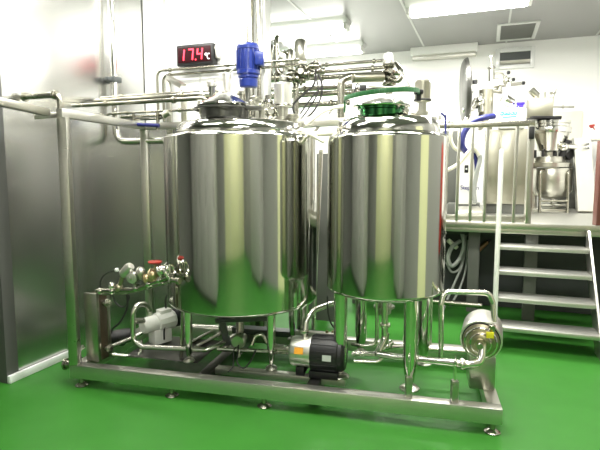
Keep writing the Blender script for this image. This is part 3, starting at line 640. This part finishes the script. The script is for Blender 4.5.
# jug
j = D(512, 128, 6.15); jz = D(485, 129, 6.3).z
t = thing('spray_jug', V((j.x, j.y + .12, jz)), 'white plastic jug with blue trigger cap and cyan label on the steel cabinet', 'jug')
wj = .17; hj = .25
build('body', MB().box((j.x, j.y + .15, jz + hj / 2), (wj * 1.9, .16, hj), bev=.035), 'white_plastic', t)
cp = V((j.x + .10, j.y + .15, jz + hj))
build('cap', MB().cyl(cp - UP * .01, cp + UP * .035, .026).bar(cp + UP * .05 - RT * .055, cp + UP * .055 + RT * .035, .035, .03).bar(cp + UP * .045 - RT * .03, cp + UP * .0 - RT * .06, .014, .016), 'blue_cap', t)
lb = MB(); yl = j.y + .067
for k, (dx, dz, w_, h_) in enumerate(((-.10, .115, .03, .05), (-.055, .11, .03, .035), (-.02, .11, .022, .035), (.02, .112, .03, .04), (.055, .112, .02, .04))):
    lb.torus((j.x - .02 + dx, yl, jz + dz + .07), (0, 1, 0), h_ * .38, .007, 14, 6, 40, 350)
lb.bar((j.x - .11, yl, jz + .135), (j.x + .05, yl, jz + .142), .004, .014, .0)
build('lettering', lb, 'cyan_ink', t)
# hoses on the platform
def hose(pts, r, m, label): return pipe(pts, r, label, m=m, name='rubber_hose', group='hoses on the platform', curve=True, cat='hose')
hose([D(494, 116, 6.0), D(483, 118, 5.95), D(472, 123, 5.95), D(464, 133, 5.95), D(462, 145, 5.95), D(466, 152, 6.0)], .034, 'blue_hose', 'fat blue hose arching down behind the railing beside the white machine')
hose([D(509, 84, 6.3), D(505, 98, 6.2), D(495, 115, 6.1), D(482, 133, 5.95), D(470, 150, 5.9), D(458, 164, 5.9), D(446, 171, 5.9)], .022, 'cream_hose', 'long cream hose slanting from the valve tree down past the railing')
hose([D(478, 120, 6.15), D(462, 124, 6.05), D(452, 130, 6.0), D(451, 141, 6.0), D(458, 150, 6.0), D(474, 148, 6.05), D(480, 155, 6.05)], .022, 'cream_hose', 'pale hose looping beside the blue hose over the white machine')
hose([D(474, 149, 6.12), D(480, 157, 6.12), D(477, 172, 6.12), D(474, 190, 6.12), D(475, 203, 6.12)], .026, 'grey_hose', 'grey hose running down the side of the white machine')
hose([D(472, 152, 6.16), D(476, 160, 6.16), D(475, 176, 6.16), D(473, 200, 6.16)], .024, 'blue_hose', 'dark blue hose running down behind the grey hose')
hose([D(441, 113, 4.3), D(445, 117, 4.3), D(445.5, 124, 4.3), D(445.5, 215, 4.3)], .008, 'blue_hose', 'thin blue air line hanging along the smaller tank')
t = thing('pipe_fitting', D(446, 124, 6.1), 'horizontal steel fitting behind the smaller tank and railing', 'fitting')
build('body', MB().cyl(D(436, 124, 6.1), D(452, 123, 6.1), .05).cyl(D(440, 116, 6.1), D(440, 124, 6.1), .02).torus(D(449, 123, 6.1), RT, .055, .015), 'satin_steel', t)

# ---- mixer on the platform
dX = 6.7
o = D(549, 150, dX); o = V((o.x, o.y, 0)); zx = lambda y: D(549, y, dX).z
k = dX / F
t = thing('planetary_mixer', V((o.x, o.y, ZD)), 'stainless mixer with flanged bowl over a round pot on tubular legs', 'mixer')
build('bowl', MB().lathe([(0, zx(152)), (12 * k, zx(151)), (17.5 * k, zx(135)), (18 * k, zx(133.5)), (19 * k, zx(133)), (19.5 * k, zx(131)), (19 * k, zx(128)), (17.5 * k, zx(127)), (17.5 * k, zx(125)), (18.5 * k, zx(124)), (18.5 * k, zx(121.5)), (12 * k, zx(119.5)), (0, zx(118))], o, n=48), 'polished_steel', t)
hd = build('head', block(528, 553, 97.5, 117.5, dX - .1, .36), 'cabinet_steel', t)
build('cover', MB().box(o + UP * zx(118) - RT * .12, (.36, .34, .03), RT, (.12, 0, 1)), 'black_plastic', t)
build('top_valve', MB().cyl(D(531, 90, dX), D(537, 96, dX), .045).cyl(D(537, 94, dX), D(537, 98, dX), .03).cyl(D(545, 98, dX), D(545, 92, dX), .012).cyl(D(552, 98, dX), D(555, 89, dX), .02).torus(D(553, 93, dX), UP, .03, .01).cyl(D(547, 103, dX), D(548, 100, dX), .02), 'satin_steel', hd)
build('wire_lever', MB().cyl(D(552, 107, dX), D(574, 107, dX), .010).cyl(D(562, 107, dX), D(564, 107, dX), .02).cyl(D(569, 107, dX), D(574, 107, dX), .016), 'satin_steel', hd)
build('pedestal', MB().lathe([(8 * k, zx(152)), (8 * k, zx(156)), (15 * k, zx(157)), (15.5 * k, zx(162)), (21 * k, zx(163)), (21 * k, zx(167)), (0, zx(167.5))], o, n=48), 'satin_steel', t)
for px in (535, 543, 555, 563): build('stay', MB().cyl(D(px, 150, dX - .12), D(px, 158, dX - .12), .02), 'black_plastic', t)
build('linkage', MB().bar(D(560, 160, dX - .15), D(568, 140, dX - .15), .05, .06), 'black_plastic', t)
build('drive_box', MB().bar(D(566, 158, dX - .1), D(576, 148, dX - .1), .08, .09), 'black_plastic', t)
build('side_nozzle', MB().cyl(D(562, 146, dX - .2), D(576, 147, dX - .2), .035).ball(D(564, 147, dX - .2), .055), 'polished_steel', t)
build('pot', MB().lathe([(18 * k, zx(168)), (18.5 * k, zx(169)), (18.5 * k, zx(190)), (15 * k, zx(196)), (6 * k, zx(199)), (0, zx(199.5))], o + RT * .06, n=48), 'satin_steel', t)
build('outlet', MB().cyl(D(553, 198, dX), D(553, 207, dX), .04).cyl(D(540, 205, dX - .05), D(566, 205, dX - .05), .02), 'polished_steel', t)
for px in (540, 568): 
    a = D(px, 205, dX - .25); build('leg', MB().tube([V((a.x, a.y, ZD)), D(px, 172, dX - .25), D(px + (4 if px < 550 else 2), 170, dX - .2)], .018, .04), 'pipe_steel', t)
build('leg', MB().tube([V((D(533, 205, dX + .1).x, D(533, 205, dX + .1).y, ZD)), D(533, 165, dX + .1)], .05, 0), 'satin_steel', t)
build('rung', MB().cyl(D(540, 201, dX - .25), D(568, 201, dX - .25), .016), 'pipe_steel', t)
build('foot', MB().box(V((o.x + .0, o.y, ZD + .02)), (.5, .3, .04)), 'satin_steel', t)
t = thing('dark_backing_box', V((D(570, 211, 7.2).x, D(570, 211, 7.2).y, ZD)), 'dark box added behind the mixer and the leaning panel as darker backing', 'cabinet')  # added dark backing for the black shading behind the mixer
q = D(569, 211, 7.2); zt_ = D(569, 141, 7.2).z
build('body', MB().box((q.x, q.y + .15, (ZD + zt_) / 2), (.30, .3, zt_ - ZD)), 'post_grey', t)
build('top', MB().box((q.x, q.y + .15, zt_ + .012), (.33, .33, .024)), 'satin_steel', t)
# leaning control panel
t = thing('control_panel', V((D(586, 212, 6.5).x, D(586, 212, 6.5).y, ZD)), 'tall blank stainless panel leaning beside the mixer above the stairs', 'panel')
P = [D(574, 138, 6.5), D(591, 137, 6.5), D(596, 211, 6.4), D(578, 211, 6.4)]
build('face', MB().poly(P, (0, .16, 0)), 'bench_steel', t)
for py in (144, 148): build('screw', MB().cyl(D(588.5, py, 6.49), D(588.5, py, 6.42), .010), 'vent_dark', t)
build('base', MB().box(V((D(587, 211, 6.5).x, D(587, 211, 6.5).y + .1, ZD + .03)), (.2, .2, .06)), 'satin_steel', t)
# red trigger bottle far behind
b = D(591, 138, 6.9)
t = thing('spray_bottle', V((b.x, b.y, b.z)), 'small white spray bottle with red trigger behind the leaning panel', 'bottle')
build('body', MB().lathe([(0, -.0), (.04, 0), (.045, .02), (.045, .08), (.015, .12), (.015, .14), (0, .14)], b, n=20), 'white_plastic', t)
build('trigger', MB().bar(b + UP * .16 - RT * .03, b + UP * .17 + RT * .035, .025, .03).bar(b + UP * .15 + RT * .02, b + UP * .11 + RT * .04, .012, .012).bar(b + UP * .13, b + UP * .17, .03, .03), 'red_plastic', t)
q = D(592, 138.5, 6.9); single('shelf', MB().box((q.x + .02, q.y + .12, b.z - .02), (.35, .3, .03)).bar((q.x - .1, q.y + .2, b.z - .03), (q.x - .1, q.y + .2, ZD), .04, .04).bar((q.x + .15, q.y + .2, b.z - .03), (q.x + .15, q.y + .2, ZD), .04, .04), 'bench_steel', 'narrow steel stand behind the leaning panel holding the spray bottle', 'stand')
# hoses stored beneath the platform
def uhose(pts, r, label, m='grey_hose'): return pipe(pts, r, label, m=m, name='coiled_hose', group='hoses hanging beneath the platform', curve=True, cat='hose')
uhose([D(462, 232, 5.75), D(464, 245, 5.7), D(460, 258, 5.7), D(452, 266, 5.7), D(448, 258, 5.7), D(452, 247, 5.7), D(460, 241, 5.75)], .024, 'fat grey hose looped beneath the platform edge')
uhose([D(466, 235, 5.8), D(463, 262, 5.75), D(455, 282, 5.7), D(447, 300, 5.6), D(440, 318, 5.5)], .013, 'thin grey hose trailing from the platform down behind the smaller tank')
uhose([D(468, 240, 5.8), D(466, 268, 5.78), D(459, 290, 5.7), D(450, 306, 5.6)], .012, 'thinner grey hose trailing beside the looped hose')
uhose([D(446, 262, 5.8), D(452, 272, 5.75), D(460, 268, 5.75), D(464, 255, 5.75)], .014, 'short sagging grey hose beneath the looped hose')
t = thing('hose_nozzle', D(488, 240, 5.8), 'brass ended hose nozzle hanging in the dark under the platform', 'nozzle')
build('body', MB().cyl(D(478, 250, 5.75), D(487, 242, 5.78), .034, .026), 'brass', t); build('hose', MB().tube([D(487, 242, 5.78), D(495, 237, 5.8), D(500, 231, 5.8)], .018, 0, 10, True), 'black_rubber', t)
t = thing('hose_nozzle', D(450, 240, 5.8), 'pale hose end poking out under the platform beside the smaller tank', 'nozzle')
build('body', MB().cyl(D(448, 240, 5.75), D(457, 248, 5.75), .026), 'cream_hose', t)
pipe([(X0, 5.55, .16), (.0, 5.55, .16)], .03, 'thick low pipe near the floor behind the smaller tank', group=None)

# ------------------------------------------------------------------ equipment on the skid
ZT = .168
gp = dict(group='pipes on the skid', m='skid_pipe')
# plate heat exchanger at the front corner
a, b, c = PZ(86, 361, ZT), PZ(98.5, 363, ZT), None
t = thing('plate_heat_exchanger', a, 'upright stainless plate heat exchanger with brown edge inside the front corner post', 'heat exchanger')
n_ = (b - a).normalized(); w_ = (b - a).length; ctr = (a + b) / 2; bk = UP.cross(n_)
ze = D(92, 293, a.dot(FW)).z
build('front_plate', MB().box(ctr + bk * .02 + UP * (ze - ZT) / 2, (w_, .03, ze - ZT), n_, bev=.004), 'satin_steel', t)
build('plate_pack', MB().box(ctr + bk * .075 + UP * (ze - ZT) / 2 - UP * .004, (w_ * .94, .085, ze - ZT - .02), n_, bev=.002), 'brown_edge', t)
build('back_plate', MB().box(ctr + bk * .132 + UP * (ze - ZT) / 2, (w_, .03, ze - ZT), n_, bev=.004), 'satin_steel', t)
for zz_ in (.09, ze - ZT - .08):
    build('port', MB().cyl(ctr + n_ * w_ / 2 + bk * .075 + UP * zz_, ctr + n_ * (w_ / 2 + .06) + bk * .075 + UP * zz_, .022).cyl(ctr + n_ * (w_ / 2 + .035) + bk * .075 + UP * zz_, ctr + n_ * (w_ / 2 + .05) + bk * .075 + UP * zz_, .034), 'pipe_steel', t)
pipe([D(84, 346, 3.72), D(78, 351, 3.7), D(80, 359, 3.7), D(86, 361, 3.72)], .016, 'small bent pipe between the corner post and the heat exchanger', bend=.05, **gp)
# valve train on a sloping pipe
t = thing('valve_train', D(112, 291, 3.8), 'row of small valves and gauges on a sloping pipe beside the larger tank', 'valves')
L = lambda px, py, d=None: D(px, py, d if d else 3.62 - (px - 95) / 85 * .26)
build('pipe', MB().tube([L(97, 291), L(120, 290.5), L(134, 290), L(172, 276)], .019, .05), 'pipe_steel', t)
build('lower_pipe', MB().tube([L(103, 294), L(128, 292.5), L(150, 287), L(172, 281)], .012, .05), 'pipe_steel', t)
for px, py in ((101, 291), (113, 291), (137, 288), (149, 283.5), (160, 280)): build('clamp', ferrule(MB(), L(px, py), L(px + 3, py - .6) - L(px, py), .0185), 'polished_steel', t)
ac = build('actuator', MB().lathe([(0, 0), (.026, 0), (.036, .012), (.036, .085), (.028, .105), (0, .108)], L(122.5, 275), (L(129, 268) - L(122.5, 275)), 24), 'bench_steel', t, 'pale tilted actuator')
build('stem', MB().cyl(L(119, 288), L(123, 275), .016).ball(L(119, 288), .03), 'bronze_steel', ac)
for px, py, r, mm in ((112, 286, .026, 'polished_steel'), (134, 277, .040, 'polished_steel'), (141, 272.5, .036, 'satin_steel'), (147, 279, .032, 'brass'), (153, 275, .040, 'brass'), (161, 270.5, .038, 'polished_steel'), (166.5, 269, .030, 'polished_steel')):
    bd = build('valve_body', MB().ball(L(px, py), r, 18).cyl(L(px, py + 7), L(px, py), r * .5).torus(L(px, py), L(px + 4, py - 1.4) - L(px, py), r * .95, r * .28, 18, 8), mm, t)
g = L(136, 277); gn = (-RT * .1 - FW).normalized()
build('gauge', MB().lathe([(0, .0), (.034, 0), (.036, .01), (.036, .024), (.030, .026), (0, .022)], L(134, 277) + gn * .02, gn, 24), 'bench_steel', t)
hw = build('handwheel', MB().cyl(L(155, 263.5), L(155, 261), .042).torus(L(155, 262), UP, .04, .008), 'red_plastic', t, 'red handwheel')
build('spindle', MB().cyl(L(155, 272), L(155, 262), .009), 'brass', hw)
build('end_flange', MB().cyl(L(169, 265), L(170, 283), .012).torus(L(169.5, 271), L(172, 276) - L(134, 290), .05, .012), 'polished_steel', t)
build('outlet', MB().tube([L(172, 280), L(179, 280.5)], .018, 0).cyl(L(177.5, 281), L(180, 281), .026), 'pipe_steel', t)
for pts in ([L(117, 270), L(107, 273), L(101, 280), L(100, 289)], [L(112, 293), L(116, 303), L(124, 307), L(129, 298), L(127, 292)]):
    build('cable', MB().tube(pts, .006, 0, 8, True), 'black_rubber', t)
build('sensor_tip', MB().cyl(L(115.5, 270), L(118, 270), .014), 'white_plastic', t)
_q = L(170, 279); _w = W(-.91, 3.55, _q.z); build('support', MB().bar(_q, _w, .02, .03), 'satin_steel', t)
# white pump
dP = 3.95
t = thing('white_pump', V((D(155, 352, dP).x, D(155, 352, dP).y, ZT)), 'white painted pump motor with black fan end beside the sloping valve row', 'pump')
ax = (D(168, 320, dP + .12) - D(150, 325, dP)).normalized()
c = D(150, 324.5, dP)
build('end_cover', MB().lathe([(0, -.07), (.05, -.07), (.062, -.055), (.066, -.01), (.066, .05), (0, .05)], c, ax, 32), 'white_paint', t)
build('housing', MB().lathe([(.058, .05), (.078, .056), (.082, .08), (.082, .2), (.07, .215), (0, .22)], c, ax, 12).box(c + ax * .13 + UP * .075, (.1, .08, .05), ax), 'white_paint', t, sharp=25)
build('fan_cover', MB().lathe([(.06, .215), (.074, .22), (.078, .25), (.078, .32), (.06, .34), (0, .34)], c, ax, 28), 'black_plastic', t)
build('pedestal', MB().box(V((c.x, c.y, (ZT + c.z) / 2 - .02)) + ax * .09, (.16, .11, c.z - ZT - .05), ax, bev=.012), 'white_paint', t)
build('cable', MB().tube([c + ax * .15 + UP * .1, c + ax * .15 + UP * .18, c + ax * .2 + UP * .25], .008, 0, 8, True).tube([c + ax * .18 + UP * .06 - FW * .06, c + ax * .16 - UP * .05 - FW * .1, c + ax * .15 - UP * .14 - FW * .08], .007, 0, 8, True), 'black_rubber', t)
pipe([D(150, 311, 3.85), D(146, 304, 3.82), D(138, 304, 3.75), D(133, 312, 3.72), D(133, 339, 3.72), D(141, 347, 3.7), D(206, 350, 3.62), D(218, 346, 3.66), D(233, 336, 3.95)], .019, 'hooked pipe looping past the white pump and on beneath the larger tank', bend=.08, **gp)
pipe([D(134, 321, 3.74), D(143, 321, 3.85)], .024, 'stub pipe joining the hooked loop to the white pump', **gp)
pipe([D(108, 348, 3.72), D(132, 338, 3.95), D(141, 333, 4.05)], .016, 'pipe running back from the heat exchanger foot towards the white pump', **gp)
pipe([D(105, 354, 3.72), D(138, 357, 3.75), D(141, 352, 3.78), D(141, 340, 3.8)], .014, 'low pipe turning up under the white pump', bend=.04, **gp)
t = thing('black_pump', V((D(115, 345, 4.0).x, D(115, 345, 4.0).y, ZT)), 'small black pump motor behind the heat exchanger', 'pump')
c = D(117, 337, 4.0)
build('motor', MB().lathe([(0, -.1), (.05, -.1), (.06, -.08), (.06, .1), (.05, .11), (0, .11)], c, RT * .8 + FW * .5, 24), 'black_plastic', t)
build('base', MB().box(V((c.x, c.y, (ZT + c.z) / 2 - .02)), (.14, .1, c.z - ZT - .035), RT), 'black_plastic', t)
build('cable', MB().tube([D(112, 342, 3.95), D(112, 330, 3.95), D(120, 322, 3.95), D(127, 308, 3.95), D(127, 293, 3.9)], .008, 0, 8, True), 'black_rubber', t)
t = thing('hook_pipe', V((D(178, 330, 3.98).x, D(178, 330, 3.98).y, ZT)), 'upright grey hook pipe beside the larger tank leg', 'pipe')
build('pipe', MB().tube([V((D(181, 352, 3.7).x, D(181, 352, 3.7).y, ZT)), D(183, 306, 3.7), D(181, 299, 3.7), D(178, 300, 3.74)], .014, .03), 'pipe_steel', t)
# outlet valve beneath the larger tank
t = thing('outlet_valve', D(244, 345, 3.62), 'round faced outlet valve with hanging cable under the larger tank', 'valve')
c = D(239, 341, 3.6)
build('body', MB().lathe([(0, -.03), (.045, -.03), (.052, -.02), (.052, .01), (.035, .02), (.03, .1), (0, .1)], c, FW * .9 + RT * .2 + UP * .0, 28), 'satin_steel', t)
build('pipe', MB().tube([c + FW * .07, D(240, 338, 3.8), D(240, 322, 3.83)], .03, .05), 'pipe_steel', t)
build('bracket', MB().bar(D(222, 322, 3.8), D(228, 345, 3.8), .03, .05).bar(D(216, 320, 3.85), D(270, 318, 3.8), .06, .03), 'vent_dark', t)
build('cable', MB().tube([c + UP * -.02 - FW * .04, D(238, 352, 3.5), D(237, 362, 3.4), D(243, 368, 3.36), D(250, 362, 3.42), D(256, 350, 3.5)], .006, 0, 8, True).tube([c - UP * .03 - FW * .03, D(234, 350, 3.5), D(233, 366, 3.4), D(228, 372, 3.36)], .005, 0, 8, True), 'black_rubber', t)
t = thing('hanging_valve', D(239, 357, 3.55), 'small pale valve bulb hanging by the outlet valve cable', 'valve')
build('body', MB().ball(D(238.5, 355.5, 3.52), .016).cyl(D(238.5, 355.5, 3.52), D(238.5, 350, 3.54), .008), 'bench_steel', t)

pipe([D(186, 345, 3.9), D(212, 331, 4.3)], .014, 'upper of two slanting pipes under the larger tank', **gp)
pipe([D(196, 347, 3.85), D(222, 333, 4.25)], .016, 'lower of two slanting pipes under the larger tank', **gp)
pipe([D(192, 326, 4.5), D(300, 331, 4.3)], .018, 'long level pipe seen far under the larger tank', **gp)
pipe([D(252, 345, 3.7), D(255, 336, 3.72), D(262, 334, 3.72), D(268, 345, 3.72), D(285, 347, 3.6)], .015, 'bent pipe feeding the black motor pump from the outlet valve', bend=.06, **gp)
pipe([D(218, 349, 3.66), D(275, 352, 3.55), D(292, 352, 3.48)], .016, 'low pipe running into the orange labelled pump', **gp)
# middle pump
dC = 3.42
ax = SU.copy(); c = D(302, 351, dC)
t = thing('transfer_pump', V((c.x, c.y, ZT)), 'black motor pump with steel head and orange label between the tanks', 'pump')
build('pump_head', MB().lathe([(0, -.09), (.035, -.09), (.04, -.075), (.095, -.07), (.105, -.055), (.105, .06), (.11, .062), (.11, .075), (0, .075)], c, ax, 36), 'bench_steel', t)
mo = build('motor', MB().lathe([(0, .076), (.12, .076), (.124, .085), (.124, .26), (.118, .265), (.118, .29), (.10, .31), (0, .31)], c, ax, 36), 'black_plastic', t)
fb = MB()
for k in range(16):
    a = 2 * math.pi * k / 16; e = UP * math.cos(a) + ax.cross(UP) * math.sin(a); fb.box(c + ax * .17 + e * .122, (.16, .006, .012), ax, e, bev=.001)
build('fin', fb, 'black_plastic', mo)
fr = -FW * .97 + UP * .2; fr.normalize()
def sticker(name, cc, rad, du, dz, m, par, up0=.0):
    e = (-(SV) * math.cos(up0) + UP * math.sin(up0)).normalized()
    return build(name, MB().box(cc + e * rad, (du, .003, dz), ax, UP * math.cos(up0) + SV * math.sin(up0), bev=0), m, par)
sticker('label', c + ax * .0, .106, .062, .045, 'orange_label', t, .35)
sticker('rating_plate', c + ax * .20, .136, .06, .04, 'grey_label', mo, .1)
build('foot', MB().box(c + ax * .17 - UP * (c.z - ZT) / 2 - UP * .05, (.2, .2, c.z - ZT - .1), ax).box(c - UP * (c.z - ZT) / 2 - UP * .045, (.06, .14, c.z - ZT - .09), ax), 'black_plastic', t)
build('inlet', MB().cyl(c - ax * .2, c - ax * .085, .022).cyl(c - ax * .2, c - ax * .18, .035).cyl(c - ax * .11, c - ax * .09, .035), 'pipe_steel', t)
ot = c + UP * .12 + SU * .02
pipe([c + UP * .09 + SU * .02, D(306, 322, 3.45), D(312, 311, 3.48), D(330, 304, 3.62), D(345, 303, 3.7)], .021, 'delivery pipe rising from the orange labelled pump towards the smaller tank', bend=.1, fer=[(D(304.5, 331, 3.43), UP)], **gp)
t = thing('support_rail', V((D(333, 334, 3.65).x, D(333, 334, 3.65).y, ZT)), 'pale square rail with small red fittings behind the black motor pump', 'rail')
build('rail', MB().bar(D(296, 333, 3.75), D(340, 336, 3.6), .05, .04), 'bench_steel', t)
build('leg', MB().bar(V((D(318, 334, 3.68).x, D(318, 334, 3.68).y, ZT - .08)), D(318, 335, 3.68), .04, .04), 'bench_steel', t)
for px in (327, 333): build('fitting', MB().cyl(D(px, 335, 3.64), D(px, 330.5, 3.64), .012), 'brass', t)
t = thing('sensor_cable', D(334, 305, 3.45), 'black cable drooping from the smaller tank to the black motor pump', 'cable')
build('cable', MB().tube([D(327.5, 296, 3.42), D(328, 312, 3.42), D(332, 325, 3.42), D(340, 332, 3.45), D(342, 338, 3.42)], .006, 0, 8, True), 'black_rubber', t)
# dark upright pipes behind the gap
pipe([V((D(303, 330, 3.95).x, D(303, 330, 3.95).y, ZT)), D(303, 285, 3.95)], .045, 'thick mirror-like upright pipe under the back of the larger tank', **{**gp, 'm': 'tank_steel'})
pipe([V((D(313, 330, 4.15).x, D(313, 330, 4.15).y, ZT)), D(321, 150, 4.15)], .018, 'tall upright pipe standing in the narrow gap between the tanks', **gp)
t = thing('cup_stand', V((D(322, 222, 5.4).x, D(322, 222, 5.4).y, 0)), 'dark stand with red and white top glimpsed through the gap between the tanks', 'stand')
q = D(322, 226, 5.4)
build('post', MB().box(V((q.x, q.y, q.z / 2)), (.14, .3, q.z), RT), 'void_panel', t)
build('top', MB().box(V((q.x, q.y, q.z + .03)), (.2, .3, .06), RT), 'bench_steel', t)
build('cup', MB().cyl(q + UP * .06, q + UP * .14, .05, .055), 'red_plastic', t)
# lines under the smaller tank
pipe([D(377, 300, 3.4), D(377, 339, 3.4), D(374, 345, 3.4), D(360, 346, 3.4), D(352, 344, 3.5)], .013, 'thinner of two pipes dropping from the smaller tank', bend=.05, **gp)
pipe([D(385, 298, 3.35), D(385, 338, 3.35), D(379, 350, 3.3), D(377, 354, 3.28), D(395, 357, 3.2), D(470, 364.5, 2.98), D(481, 362, 3.0), D(482.5, 346, 3.04)], .023, 'long pipe from the smaller tank across to the front of the steel pump', bend=.06,
     fer=[(D(414.5, 359, 3.14), RT), (D(385, 325, 3.35), UP), (D(462, 364, 3.0), RT)], **gp)
pipe([D(352, 354, 3.35), D(376, 354, 3.3)], .016, 'short level pipe joining the long pipe at the tank leg', **gp)
pipe([D(354, 361, 3.3), D(378, 362, 3.28), D(384, 357, 3.28)], .014, 'low curled pipe beneath the long pipe', bend=.05, **gp)
t = thing('drain_valve', D(384, 345, 3.36), 'small valve with handle where the pipes drop from the smaller tank', 'valve')
build('body', MB().ball(D(387, 346, 3.38), .03).cyl(D(381, 350, 3.35), D(392, 342, 3.42), .02), 'polished_steel', t)
build('handle', MB().bar(D(387, 343, 3.36), D(388, 333, 3.34), .012, .02), 'satin_steel', t)
pipe([D(391, 347, 3.6), D(410, 347, 3.7), D(470, 352, 3.6)], .018, 'straight pipe running behind the legs of the smaller tank', **gp)
# inverted U pipe
pipe([D(441, 358, 3.2), D(441, 304, 3.2), D(444, 291.5, 3.22), D(489, 293, 3.16), D(493, 303, 3.16), D(494, 322, 3.14)], .017, 'inverted U shaped pipe between the smaller tank and the steel pump', bend=.05, **gp)
# gusset risers
for px, lb in ((417, 'slim steel clamp rod holding the long pipe at the tank leg'), (462, 'slim steel clamp rod holding the long pipe near the steel pump')):
    u_ = SL - .55 if px == 417 else SL - .275
    q = S(u_, .05, .295); single('pipe_support', MB().cyl(q, q + UP * .115, .009).torus(q + UP * .125, SU, .024, .006, 18, 8), 'polished_steel', lb, 'support', 'pipe supports on the front beam', q)
# the steel pump on the end beam
c = D(480.5, 344, 3.06); ax = (RT * .375 + FW * .93).normalized()
t = thing('steel_pump', V((c.x, c.y, ZT)), 'round stainless pump with yellow tag on the skid end beam nearest the stairs', 'pump')
build('casing', MB().lathe([(0, -.02), (.032, -.02), (.036, .0), (.06, .004), (.07, .012), (.085, .014), (.088, .02), (.088, .04), (.112, .05), (.112, .06), (.085, .066), (0, .07)], c, ax, 40), 'bronze_steel', t)
build('clamp_ring', MB().torus(c + ax * .03, ax, .094, .008, 40, 8).torus(c + ax * .008, ax, .062, .006, 32, 8), 'polished_steel', t)
build('shroud', MB().lathe([(.10, .075), (.126, .075), (.13, .085), (.13, .36), (.11, .39), (0, .395)], c, ax, 40), 'bench_steel', t)
build('gasket', MB().lathe([(.09, .066), (.118, .066), (.118, .076), (.09, .076)], c, ax, 40), 'black_rubber', t)
build('spout', MB().cyl(c - ax * .05, c - ax * .018, .02), 'pipe_steel', t)
build('outlet', MB().cyl(c + UP * .06 + SU * .06 + ax * .03, c + UP * .12 + SU * .065 + ax * .03, .02), 'pipe_steel', t)
build('tag', MB().box(c - ax * .012 + SU * .055 + UP * .065, (.045, .006, .04), SU, bev=.001), 'yellow_tag', t, 'yellow warning tag')
q = c + ax * .2
build('stand', MB().box(V((q.x, q.y, (ZT + c.z - .12) / 2)), (.16, .22, c.z - .12 - ZT + .02), SU, bev=.01), 'satin_steel', t)
# dark base plate under the left pumps is part of the skid; a dark trunking runs along the rear beam
single('cable_tray', MB().bar(S(.9, SW - .13, ZT + .03), S(1.7, SW - .13, ZT + .03), .1, .05), 'vent_dark', 'dark cable tray along the rear skid beam under the larger tank', 'tray', None, S(.9, SW - .13, ZT))

# ------------------------------------------------------------------ faint ambient fill, camera, view
w = bpy.data.worlds.new('world'); w.use_nodes = True; scene.world = w
w.node_tree.nodes['Background'].inputs['Color'].default_value = (1, 1, 1, 1); w.node_tree.nodes['Background'].inputs['Strength'].default_value = .015
cam = bpy.data.cameras.new('camera'); cam.sensor_width = 36; cam.lens = F * 36 / 600; cam.clip_start = .05
co = bpy.data.objects.new('camera', cam); COL.objects.link(co); co.location = E0; co.rotation_euler = (R(90) - PITCH, 0, YAW)
scene.camera = co
vs = scene.view_settings; vs.view_transform = 'Standard'; vs.look = 'None'; vs.gamma = 1; vs.use_curve_mapping = False; vs.exposure = .35
